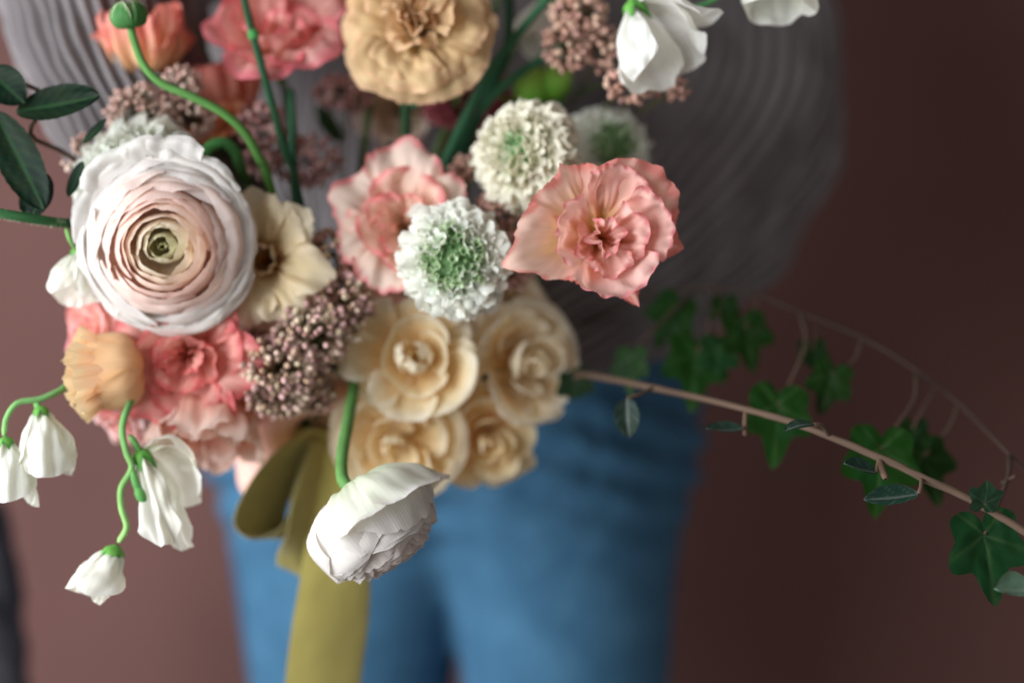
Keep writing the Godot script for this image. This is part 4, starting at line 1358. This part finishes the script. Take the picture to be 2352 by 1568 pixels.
	rice_flower(o, [[P(1140, 490, -0.045), Vector3(S(55, -0.04), S(65, -0.04), 0.018), 60], [P(1070, 385, -0.06), Vector3(S(36, -0.05), S(34, -0.05), 0.012), 22], [P(1185, 620, -0.045), Vector3(S(44, -0.04), S(46, -0.04), 0.012), 22], [P(1160, 560, -0.045), Vector3(S(44, -0.04), S(40, -0.04), 0.012), 24]], 0.0021, 943, [C(226, 184, 170), C(206, 160, 148), C(216, 176, 156)], bind)
	# cream roses
	var cream := [C(236, 190, 106), C(247, 234, 198), C(249, 243, 224)]
	var cream2 := [C(242, 208, 140), C(248, 236, 204), C(249, 243, 226)]
	var peach := [C(243, 204, 132), C(247, 230, 186), C(249, 240, 216)]
	o = flower("rose", "largest cream rose with a pale central bud, under the centre scabiosa", "rose", P(958, 828, -0.058), Vector3(-0.02, 0.05, 1.0), G_ROSE, 0.4)
	rose(o, S(150, -0.04), 951, cream, 0)
	stem_to_bundle(o, 0.0028)
	o = flower("rose", "cream rose at the right, turned away beside the largest cream rose", "rose", P(1182, 845, -0.088), Vector3(0.55, 0.05, 0.9), G_ROSE)
	rose(o, S(142, -0.07), 952, cream2, 1)
	stem_to_bundle(o, 0.0028)
	o = flower("rose", "peach cream rose below the largest one, just above the drooping ranunculus", "rose", P(918, 1005, -0.075), Vector3(-0.08, -0.28, 1.0), G_ROSE)
	rose(o, S(136, -0.05), 953, peach, 1)
	stem_to_bundle(o, 0.0028)
	o = flower("rose", "peach rose with pointed petals at the lower right of the roses", "rose", P(1118, 990, -0.09), Vector3(0.22, -0.35, 0.9), G_ROSE)
	rose(o, S(122, -0.06), 954, [C(243, 198, 128), C(247, 226, 176), C(248, 235, 204)], 2)
	stem_to_bundle(o, 0.0028)
	o = flower("rose", "pale cream petals of a rose hidden behind the two upper cream roses", "rose", P(1130, 720, -0.10), Vector3(0.2, 0.4, 0.9), G_ROSE)
	rose(o, S(110, -0.08), 955, [C(206, 170, 110), C(232, 216, 186), C(236, 226, 206)])
	stem_to_bundle(o, 0.0028)
	o = flower("rose", "pale cream rose edge left of the drooping ranunculus stem", "rose", P(790, 935, -0.10), Vector3(-0.2, -0.2, 0.9), G_ROSE)
	rose(o, S(80, -0.08), 956, cream)
	stem_to_bundle(o, 0.0024)
	# upper scabiosa
	o = flower("scabiosa", "white scabiosa turned sideways above the pink lisianthus, upper right", "scabiosa", P(1222, 365, -0.035), Vector3(-0.45, 0.16, 0.85), G_SCA)
	scabiosa(o, S(122, -0.01), 170, 961, 0.16, 1.95, 0.5)
	stem_to_bundle(o, 0.0018)
	# centre scabiosa
	o = flower("scabiosa", "white scabiosa with a green middle facing the camera at the centre", "scabiosa", P(1042, 600, -0.012), Vector3(0.08, 0.05, 1.0), G_SCA)
	scabiosa(o, S(124, 0.01), 210, 962, 0.46, 1.7)
	stem_to_bundle(o, 0.0018)


func make_front() -> void:
	# the large ranunculus
	var o := flower("ranunculus", "large blush white ranunculus facing the camera, upper left", "ranunculus", P(392, 560, -0.005), Vector3(0.05, -0.13, 1.0), G_RAN)
	var r := S(216, 0.03)
	ranunculus(o, r, 13, 970)
	var fl := [Vector2(0.04, 0.0), Vector2(0.50, 0.03), Vector2(0.86, 0.12), Vector2(1.0, 0.16), Vector2(1.07, 0.10)]
	for q in [[118, 1.16, 0.5], [92, 1.14, 0.42], [66, 1.02, 0.5], [145, 1.05, 0.6], [205, 0.98, 0.5], [20, 0.93, 0.6], [-40, 0.94, 0.6], [-85, 0.99, 0.6], [245, 0.96, 0.6]]:
		guard(o, fl, r * q[1] * 0.98, q[2], deg_to_rad(q[0]))
	stem_to_bundle(o, 0.003)
	# the drooping ranunculus
	var ax := Vector3(0.52, -0.74, 0.13).normalized()
	o = flower("ranunculus", "white ranunculus drooping on a curved green stem at the bottom centre", "ranunculus", P(806, 1128, 0.02), ax, G_RAN)
	r = S(142, 0.04)
	ranunculus(o, r, 13, 971, 0.25, 2.6, 0.75)
	rng.seed = 972
	var cup := [Vector2(0.05, 0.0), Vector2(0.58, 0.0), Vector2(1.02, 0.26), Vector2(1.12, 0.68), Vector2(1.0, 1.12)]
	for k in 5:
		guard(o, cup, r * rf(0.97, 1.06), rf(0.85, 1.0), TAU * k / 5 + 0.9, {"base": C(206, 220, 176), "round": 0.24, "power": 3.0, "lump": 0.05, "fringe": 0.04, "ruffle": 0.03})
	var skirt := [Vector2(0.05, -0.02), Vector2(0.6, -0.06), Vector2(1.10, 0.20), Vector2(1.34, 0.56), Vector2(1.50, 0.72)]
	for q in [[60, 1.0, 0.62], [118, 1.02, 0.6], [10, 0.98, 0.55], [165, 0.94, 0.5]]:
		guard(o, skirt, r * q[1], q[2], deg_to_rad(q[0]), {"base": C(190, 212, 156), "mid": C(232, 235, 222), "b1": 0.6, "round": 0.26})
	stem(o, [o.position, P(786, 1096, 0.012), P(786, 1040, 0.0), P(800, 960, -0.02), P(812, 880, -0.05), P(790, 850, -0.09), bind + Vector3(0.005, 0.03, 0)], 0.0033, 0.0032, C(92, 136, 76), C(76, 118, 58), "stem", 40)
	# hero lisianthus
	o = flower("lisianthus", "sharp salmon pink lisianthus with frilled edges at the right of the bouquet", "lisianthus", P(1352, 540, -0.002), Vector3(0.10, -0.02, 1.0), G_LIS)
	rng.seed = 973
	var k := S(190, 0.035)
	var hp := {"base": C(236, 196, 84), "mid": C(240, 200, 184), "edge": C(226, 134, 134), "b1": 0.62, "e0": 0.80, "round": 0.05, "point": 0.30, "power": 2.0, "ruffle": 0.022, "rfreq": 2.2, "rpow": 5.0, "lump": 0.05, "fringe": 0.03, "ffreq": 6.0, "nu": 34, "nv": 26, "streak": 0.07}
	var op := [Vector2(0.06, 0.0), Vector2(0.24, 0.30), Vector2(0.52, 0.54), Vector2(0.80, 0.64), Vector2(1.0, 0.58)]
	# the uneven reach of the outer petals, bearing by bearing
	var rim := [[6, 0.84], [26, 0.98], [46, 1.0], [63, 0.92], [87, 0.73], [114, 0.76], [120, 0.85], [125, 0.76], [140, 0.75], [159, 0.79], [167, 0.83], [187, 0.90], [194, 0.98], [199, 1.10], [203, 1.0], [212, 0.80], [238, 0.56], [262, 0.54], [287, 0.62], [295, 0.78], [300, 0.92], [304, 0.80], [324, 0.57], [333, 0.68], [344, 0.86], [350, 0.96], [356, 0.88]]
	for q in rim:
		q[1] = q[1] / 1.1
	k = S(214, 0.03)
	op = [Vector2(0.05, 0.0), Vector2(0.27, 0.26), Vector2(0.52, 0.44), Vector2(0.77, 0.52), Vector2(1.02, 0.50)]
	for q in [[268, 34, 0.05, -0.02], [200, 46, 0.0, 0.0], [330, 36, 0.02, -0.01], [296, 30, 0.04, 0.03], [15, 38, 0.05, 0.02], [128, 36, 0.10, 0.03], [70, 42, 0.05, 0.05]]:
		petal(o, shell(scaled(op, k * 1.1), deg_to_rad(q[1]), _with(hp, {"rim": rim, "e0": 0.93 if q[0] == 200 else 0.82, "az": float(q[0]), "b1": 0.85 if q[0] > 100 and q[0] < 260 else 0.55, "edge": C(232, 150, 140) if q[0] == 200 else C(230, 144, 134), "point": 0.0, "round": 0.06, "power": 6.0, "side": q[2], "ruffle": 0.018, "rfreq": 5.0, "rpow": 8.0, "fringe": 0.02, "nu": 44, "nv": 30})), deg_to_rad(q[0]), q[3])
	k = S(190, 0.035)
	var ip := [Vector2(0.05, 0.02), Vector2(0.20, 0.30), Vector2(0.36, 0.54), Vector2(0.46, 0.74), Vector2(0.54, 0.82)]
	var rp := _with(hp, {"base": C(232, 176, 92), "mid": C(241, 194, 184), "edge": C(224, 138, 142), "ruffle": 0.035, "rfreq": 5.0, "rpow": 9.0, "fringe": 0.03, "ffreq": 8.0, "point": 0.02, "round": 0.14, "power": 3.0, "lump": 0.10, "e0": 0.88})
	var heart0 := o.get_child_count()
	for q in [[172, 1.06, 1.0, -0.08], [78, 1.22, 0.75, -0.25], [20, 1.22, 0.9, -0.18], [-75, 1.22, 1.1, -0.08]]:
		petal(o, shell(scaled(ip, k * q[1]), q[2], rp), deg_to_rad(q[0]), q[3])
	var cp := [Vector2(0.03, 0.04), Vector2(0.13, 0.32), Vector2(0.25, 0.56), Vector2(0.34, 0.76), Vector2(0.44, 0.86)]
	rp.ruffle = 0.07
	rp.rpow = 3.5
	rp.rfreq = 2.2
	for q in [[15, 1.05, 1.0], [195, 0.85, 1.0], [280, 1.0, 1.0]]:
		petal(o, shell(scaled(cp, k * q[1]), q[2], rp), deg_to_rad(q[0]), rf(-0.1, 0.05))
	rp.ruffle = 0.06
	wild(o, 2, [Vector2(0.02, 0.04), Vector2(0.07, 0.3), Vector2(0.11, 0.54), Vector2(0.14, 0.74), Vector2(0.24, 0.84)], k, 1.5, rp, 0.4, 0.1, 0.1)
	for q in range(heart0, o.get_child_count()):      # the heart leans to the right of the funnel
		(o.get_child(q) as Node3D).position = Vector3(0.10 * k, 0, 0.06 * k)
	stem_to_bundle(o, 0.0026)
	# ranunculus bud on its curved stem
	o = flower("ranunculus_bud", "round closed green bud on a curved stem at the top left", "flower bud", P(300, 62, 0.0), Vector3(-0.15, 1.0, 0.25), G_RAN)
	rng.seed = 974
	r = S(43, 0.0)
	part("bud", bud_mesh(r * 0.93, 0.72, C(86, 124, 72), C(110, 146, 92), 20, 12), M.leaf, o, Transform3D(Basis.IDENTITY, Vector3(0, r * 0.62, 0)))
	for i in 5:
		petal(o, shell([Vector2(0.1 * r, -0.06 * r), Vector2(0.75 * r, 0.05 * r), Vector2(1.02 * r, 0.62 * r), Vector2(0.72 * r, 1.22 * r), Vector2(0.22 * r, 1.40 * r)], 0.62, {"base": C(84, 132, 74), "mid": C(66, 116, 62), "edge": C(186, 200, 160), "e0": 0.72, "narrow": 0.1, "point": 0.15, "lump": 0.03, "nu": 12, "nv": 10}), TAU * i / 5, 0.0, M.leaf)
	stem(o, [o.position, P(306, 90, 0.0), P(330, 150, 0.0), P(372, 192, 0.0), P(440, 222, 0.0), P(510, 258, -0.002), P(562, 306, -0.006), P(596, 366, -0.012), P(614, 408, -0.02), P(690, 700, -0.07), bind], 0.0021, 0.0027, C(88, 134, 72), C(60, 98, 40), "stem", 60)
	# sweet peas
	o = flower("sweet_pea", "white sweet pea hanging at the top right beside the rice flower", "sweet pea", P(1452, 10, -0.012), Vector3(0.40, -1.0, 0.25), G_PEA, 0.4)
	rng.seed = 975
	var wp := {"base": C(228, 234, 214), "mid": C(243, 244, 240), "edge": C(244, 245, 241), "b1": 0.3, "e0": 0.8, "round": 0.2, "power": 2.4, "ruffle": 0.045, "rfreq": 1.8, "lump": 0.09, "nu": 28, "nv": 22, "streak": 0.03}
	var W := S(160, 0.0)
	petal(o, shell(scaled([Vector2(0.02, 0.0), Vector2(0.42, 0.12), Vector2(0.62, 0.45), Vector2(0.68, 0.80), Vector2(0.80, 1.08)], W), 1.0, _with(wp, {"point": 0.0})), 0.1)
	petal(o, shell(scaled([Vector2(0.02, 0.0), Vector2(0.40, 0.10), Vector2(0.70, 0.35), Vector2(0.90, 0.60), Vector2(1.08, 0.80)], W), 0.9, _with(wp, {"point": 0.25})), 0.9)
	petal(o, shell(scaled([Vector2(0.02, 0.0), Vector2(0.30, 0.30), Vector2(0.50, 0.62), Vector2(0.56, 0.95), Vector2(0.46, 1.22)], W), 1.2, wp), -1.2)
	petal(o, shell(scaled([Vector2(0.02, 0.0), Vector2(0.26, 0.30), Vector2(0.42, 0.60), Vector2(0.48, 0.92), Vector2(0.40, 1.12)], W), 1.2, wp), 3.4)
	calyx(o, S(28, 0.0), S(42, 0.0))
	stem(o, [o.position, P(1440, -30, -0.02), P(1400, -80, -0.04)], 0.0014, 0.0014, C(100, 160, 80), C(90, 150, 70))
	o = flower("sweet_pea", "rounded white sweet pea petal cut by the top edge, furthest right", "sweet pea", P(1790, -110, -0.01), Vector3(-0.05, -1.0, 0.2), G_PEA)
	bell_pea(o, S(160, 0.0), S(84, 0.0), 976)
	stem(o, [P(1560, 25, -0.035), P(1640, 0, -0.03), P(1720, -70, -0.02), o.position], 0.0013, 0.0012, C(70, 130, 84), C(90, 150, 70))
	# sweet pea stem at the left
	o = flower("sweet_pea", "white sweet pea hanging second from the left edge, under the peach carnation", "sweet pea", P(92, 938, 0.01), Vector3(0.22, -1.0, 0.2), G_PEA)
	bell_pea(o, S(162, 0.01), S(62, 0.01), 977, 3)
	stem(o, [P(430, 880, -0.05), P(200, 870, -0.012), P(135, 898, 0.004), P(92, 916, 0.01), P(40, 925, 0.014), P(14, 960, 0.016), P(8, 1000, 0.016)], 0.0018, 0.0014, C(96, 150, 92), C(130, 180, 110))
	stem(o, [P(84, 914, 0.01), P(84, 930, 0.01), o.position], 0.0016, 0.0018, C(120, 176, 104), C(120, 176, 104), "pedicel", 6)
	o = flower("sweet_pea", "white sweet pea cut by the left edge, below the peach carnation", "sweet pea", P(12, 1008, 0.016), Vector3(0.14, -1.0, 0.2), G_PEA)
	bell_pea(o, S(155, 0.016), S(62, 0.016), 978, 3)
	# sweet pea stem at the bottom
	o = flower("sweet_pea", "largest white sweet pea, seen from behind under the salmon lisianthus", "sweet pea", P(322, 1040, 0.005), Vector3(0.36, -1.0, 0.12), G_PEA, 0.2)
	rng.seed = 979
	var sp := {"base": C(214, 226, 192), "mid": C(240, 240, 230), "edge": C(242, 242, 234), "b1": 0.3, "e0": 0.8, "round": 0.25, "power": 2.4, "ruffle": 0.05, "rfreq": 1.6, "lump": 0.08, "nu": 26, "nv": 20, "streak": 0.03}
	var L := S(150, 0.005)
	petal(o, shell(scaled([Vector2(0.02, 0.0), Vector2(0.4, 0.02), Vector2(0.66, 0.25), Vector2(0.74, 0.6), Vector2(0.66, 1.0)], L), 1.0, sp), 0.15)
	petal(o, shell(scaled([Vector2(0.02, 0.0), Vector2(0.3, -0.1), Vector2(0.55, -0.05), Vector2(0.72, 0.2), Vector2(0.75, 0.5)], L), 0.9, sp), 0.6)
	petal(o, shell(scaled([Vector2(0.02, 0.0), Vector2(0.25, 0.3), Vector2(0.30, 0.7), Vector2(0.30, 1.1), Vector2(0.42, 1.62)], L), 0.9, sp), -0.2)
	petal(o, shell(scaled([Vector2(0.02, 0.0), Vector2(0.18, 0.3), Vector2(0.22, 0.7), Vector2(0.24, 1.1), Vector2(0.34, 1.5)], L), 1.1, sp), PI * 0.8)
	calyx(o, S(24, 0.005), S(40, 0.005))
	stem(o, [P(430, 880, -0.05), P(330, 875, -0.03), P(294, 935, 0.004), P(280, 985, 0.01), P(290, 1040, 0.012), P(302, 1075, 0.012), P(278, 1120, 0.012), P(278, 1165, 0.012), P(290, 1210, 0.012), P(272, 1245, 0.012)], 0.0019, 0.0016, C(88, 146, 84), C(150, 196, 118), "stem", 50)
	stem(o, [P(296, 1000, 0.011), P(308, 1015, 0.009), o.position], 0.0014, 0.0020, C(110, 170, 96), C(110, 170, 96), "pedicel", 8)
	stem(o, [P(302, 1075, 0.012), P(310, 1105, 0.012), P(326, 1140, 0.010)], 0.0014, 0.0026, C(110, 170, 96), C(80, 140, 76), "pedicel", 8)
	part("small_bud", bud_mesh(S(13, 0.01), 1.9, C(96, 156, 84), C(70, 130, 66)), M.leaf, o, Transform3D(o.basis.inverse() * frame(Vector3(0.5, -1, 0)), o.transform.affine_inverse() * P(324, 1140, 0.012)))
	o = flower("sweet_pea", "half open white sweet pea bud at the very end of the lower stem", "sweet pea", P(264, 1262, 0.012), Vector3(-0.42, -1.0, 0.15), G_PEA)
	rng.seed = 980
	L = S(130, 0.012)
	petal(o, shell(scaled([Vector2(0.02, 0.0), Vector2(0.22, 0.15), Vector2(0.36, 0.42), Vector2(0.44, 0.7), Vector2(0.42, 0.96)], L), 1.5, _with(sp, {"round": 0.12, "power": 3.0, "lump": 0.05})), 2.6)
	petal(o, shell(scaled([Vector2(0.02, 0.0), Vector2(0.22, 0.12), Vector2(0.36, 0.38), Vector2(0.50, 0.62), Vector2(0.56, 0.84)], L), 1.4, _with(sp, {"round": 0.2, "point": 0.2})), 0.4)
	petal(o, shell(scaled([Vector2(0.02, 0.0), Vector2(0.16, 0.2), Vector2(0.22, 0.5), Vector2(0.20, 0.8), Vector2(0.14, 1.0)], L), 1.6, sp), 4.0)
	calyx(o, S(27, 0.012), S(44, 0.012))
	make_ivy()


func _with(a: Dictionary, b: Dictionary) -> Dictionary:
	var d := a.duplicate()
	d.merge(b, true)
	return d


func make_ivy() -> void:
	var bark0 := C(84, 66, 52)
	var bark1 := C(94, 74, 60)
	var green := C(18, 52, 12)
	var dim := C(16, 44, 11)
	var blue := C(30, 58, 46)
	var o := thing("ivy", "nearer ivy stem trailing sharply in focus to the lower right edge", "ivy", P(1300, 855, -0.05), Basis.IDENTITY, G_IVY)
	var path := [bind + Vector3(0.01, 0.01, -0.01), P(1000, 870, -0.14), P(1170, 858, -0.135), P(1310, 856, -0.09), P(1480, 886, -0.045), P(1700, 936, 0.0), P(1850, 980, 0.02), P(2000, 1042, 0.035), P(2120, 1096, 0.045), P(2240, 1152, 0.05), P(2360, 1224, 0.055), P(2520, 1330, 0.06)]
	var front := Vector3(0, 0.3, 1)
	ivy(o, path, 0.0015, 0.0021, bark0, bark1, [
		{"stalk": [P(1905, 1000, 0.026), P(1890, 978, 0.036), P(1868, 975, 0.04)], "sr": 0.0013, "r": S(70, 0.04), "w": S(22, 0.04), "axis": Vector3(-1, 0.05, 0.3), "face": Vector3(0, 1, 0.4), "curl": -0.5, "col": C(26, 46, 34), "seed": 1, "strip": true, "fold": 0.3},
		{"stalk": [P(2020, 1052, 0.036), P(2026, 1075, 0.042), P(2036, 1100, 0.046)], "sr": 0.0017},
		{"stalk": [P(2018, 1060, 0.038), P(2014, 1085, 0.042)], "sr": 0.0010, "r": S(92, 0.04), "w": S(26, 0.04), "axis": Vector3(-1, 0.06, 0.2), "face": Vector3(0.1, 0.8, 0.6), "curl": 0.5, "col": blue, "seed": 2, "strip": true, "gloss": true},
		{"stalk": [P(2118, 1100, 0.046), P(2116, 1120, 0.052), P(2110, 1134, 0.054)], "sr": 0.0011, "r": S(135, 0.05), "w": S(26, 0.05), "axis": Vector3(-1, -0.22, 0.1), "face": Vector3(0.0, 0.8, 0.6), "curl": 0.35, "col": blue, "seed": 3, "strip": true, "gloss": true, "fold": 0.5, "twist": 0.7},
		{"stalk": [P(2272, 1168, 0.05), P(2268, 1158, 0.056), P(2262, 1154, 0.06)], "sr": 0.0010, "r": S(60, 0.06), "axis": Vector3(0.12, 1.0, 0.35), "face": Vector3(0.1, -0.2, 1), "curl": 0.4, "col": C(30, 54, 36), "seed": 4, "sharp": 0.7},
		{"stalk": [P(2420, 1330, 0.07), P(2400, 1345, 0.074), P(2380, 1352, 0.075)], "sr": 0.0010, "r": S(110, 0.07), "w": S(34, 0.07), "axis": Vector3(-1, -0.22, 0.1), "face": Vector3(0.1, 0.8, 0.5), "curl": 0.6, "col": C(96, 124, 104), "seed": 5, "strip": true, "fold": 0.7, "twist": 0.5},
		{"stalk": [P(1715, 938, 0.0), P(1712, 965, 0.004), P(1712, 1000, 0.004)], "sr": 0.0014},
		{"stalk": [P(1712, 980, 0.004), P(1706, 985, 0.008)], "sr": 0.0009, "r": S(95, 0.01), "w": S(22, 0.01), "axis": Vector3(-1, -0.2, 0.2), "face": Vector3(0, 0.8, 0.5), "curl": 0.5, "col": C(36, 58, 48), "seed": 6, "strip": true, "gloss": true},
		{"stalk": [P(1500, 890, -0.025), P(1470, 905, -0.015), P(1440, 915, -0.01)], "sr": 0.001, "r": S(90, -0.01), "w": S(30, -0.01), "axis": Vector3(0.02, -1, 0.2), "face": Vector3(-0.3, 0.2, 1), "curl": -0.3, "col": C(26, 44, 34), "seed": 7, "strip": true, "fold": 0.5},
		{"stalk": [P(1340, 860, -0.08), P(1318, 870, -0.085)], "sr": 0.001, "r": S(64, -0.085), "axis": Vector3(0.1, -1, 0.1), "face": front, "curl": 0.3, "col": C(24, 46, 26), "seed": 8, "sharp": 0.6},
	])
	o = thing("ivy", "farther ivy stem arching behind in soft focus with hanging lobed leaves", "ivy", P(1500, 675, -0.10), Basis.IDENTITY, G_IVY)
	var back := [bind + Vector3(0.01, 0.01, -0.02), P(1050, 840, -0.14), P(1300, 760, -0.14), P(1500, 674, -0.12), P(1640, 660, -0.10), P(1740, 678, -0.09), P(1835, 716, -0.08), P(1980, 775, -0.075), P(2108, 852, -0.065), P(2205, 928, -0.06), P(2322, 1046, -0.02), P(2420, 1140, -0.02)]
	var petiole := C(128, 90, 74)
	var down := Vector3(0.02, -1, 0.25)
	ivy(o, back, 0.0010, 0.0009, C(54, 42, 32), C(58, 42, 34), [
		{"stalk": [P(1838, 718, -0.08), P(1852, 785, -0.07), P(1824, 862, -0.06), P(1788, 930, -0.05)], "sr": 0.0013, "r": 0.88 * S(138, -0.045), "axis": Vector3(-0.10, -1, 0.22), "face": front, "curl": 0.25, "col": green, "seed": 21},
		{"stalk": [P(1982, 778, -0.075), P(1962, 828, -0.068), P(1912, 862, -0.06)], "sr": 0.0012, "r": 0.88 * S(92, -0.06), "axis": Vector3(-0.35, -1, 0.15), "face": front, "curl": 0.2, "col": dim, "seed": 22},
		{"stalk": [P(2106, 856, -0.065), P(2102, 915, -0.05), P(2064, 975, -0.035), P(2024, 1032, -0.02)], "sr": 0.0013, "r": 0.88 * S(150, -0.015), "axis": Vector3(-0.10, -1, 0.2), "face": front, "curl": 0.2, "col": green, "seed": 23},
		{"stalk": [P(2202, 930, -0.06), P(2180, 985, -0.055), P(2122, 1048, -0.05)], "sr": 0.0013, "r": 0.88 * S(112, -0.05), "axis": Vector3(0.35, -1, 0.1), "face": front, "curl": 0.2, "col": dim, "seed": 24},
		{"stalk": [P(2320, 1046, -0.02), P(2318, 1090, 0.0), P(2296, 1150, 0.02), P(2262, 1228, 0.032)], "sr": 0.0013, "r": 0.88 * S(158, 0.035), "axis": Vector3(0.14, -1, 0.2), "face": front, "curl": 0.2, "col": C(20, 52, 23), "seed": 25},
		{"stalk": [P(2300, 1110, 0.0), P(2320, 1100, 0.006), P(2334, 1092, 0.01)], "sr": 0.0009},
		{"stalk": [P(1640, 662, -0.1), P(1628, 760, -0.095), P(1600, 810, -0.09)], "sr": 0.0012, "r": S(114, -0.08), "axis": Vector3(-0.1, -1, 0.2), "face": front, "curl": 0.25, "col": green, "seed": 26},
		{"stalk": [P(1520, 674, -0.12), P(1540, 690, -0.115), P(1552, 706, -0.11)], "sr": 0.0011, "r": S(85, -0.11), "axis": Vector3(-0.5, -1, 0.1), "face": front, "curl": 0.3, "col": green, "seed": 27},
		{"stalk": [P(1650, 664, -0.1), P(1656, 690, -0.098), P(1664, 700, -0.096)], "sr": 0.001, "r": S(54, -0.1), "axis": Vector3(0.1, -1, 0.1), "face": front, "curl": 0.2, "col": dim, "seed": 28, "sharp": 0.7},
		{"stalk": [P(1748, 682, -0.09), P(1728, 730, -0.088), P(1712, 752, -0.086)], "sr": 0.0011, "r": S(88, -0.09), "axis": Vector3(0.2, -1, 0.1), "face": front, "curl": 0.2, "col": dim, "seed": 29},
		{"stalk": [P(1600, 664, -0.11), P(1500, 760, -0.1), P(1450, 825, -0.09)], "sr": 0.001, "r": S(73, -0.09), "axis": Vector3(-0.1, -1, 0.2), "face": Vector3(-0.4, 0.7, 0.6), "curl": 0.2, "col": C(28, 56, 25), "seed": 30},
		{"stalk": [P(1880, 740, -0.08), P(1872, 790, -0.075), P(1866, 800, -0.075)], "sr": 0.0009, "r": S(56, -0.075), "axis": Vector3(0.1, -1, 0.1), "face": front, "curl": 0.2, "col": C(18, 42, 13), "seed": 31, "sharp": 0.7},
		{"stalk": [P(2150, 890, -0.06), P(2110, 960, -0.06), P(2098, 985, -0.06)], "sr": 0.0009, "r": S(62, -0.06), "axis": Vector3(0.0, -1, 0.1), "face": front, "curl": 0.2, "col": C(18, 42, 13), "seed": 32, "sharp": 0.6},
		{"stalk": [P(1640, 662, -0.1), P(1660, 780, -0.09), P(1650, 800, -0.085)], "sr": 0.0009, "r": S(76, -0.08), "axis": Vector3(-0.02, -1, 0.3), "face": Vector3(0.2, 0.3, 1), "curl": 0.4, "col": C(26, 60, 28), "seed": 33, "sharp": 0.7},
	])
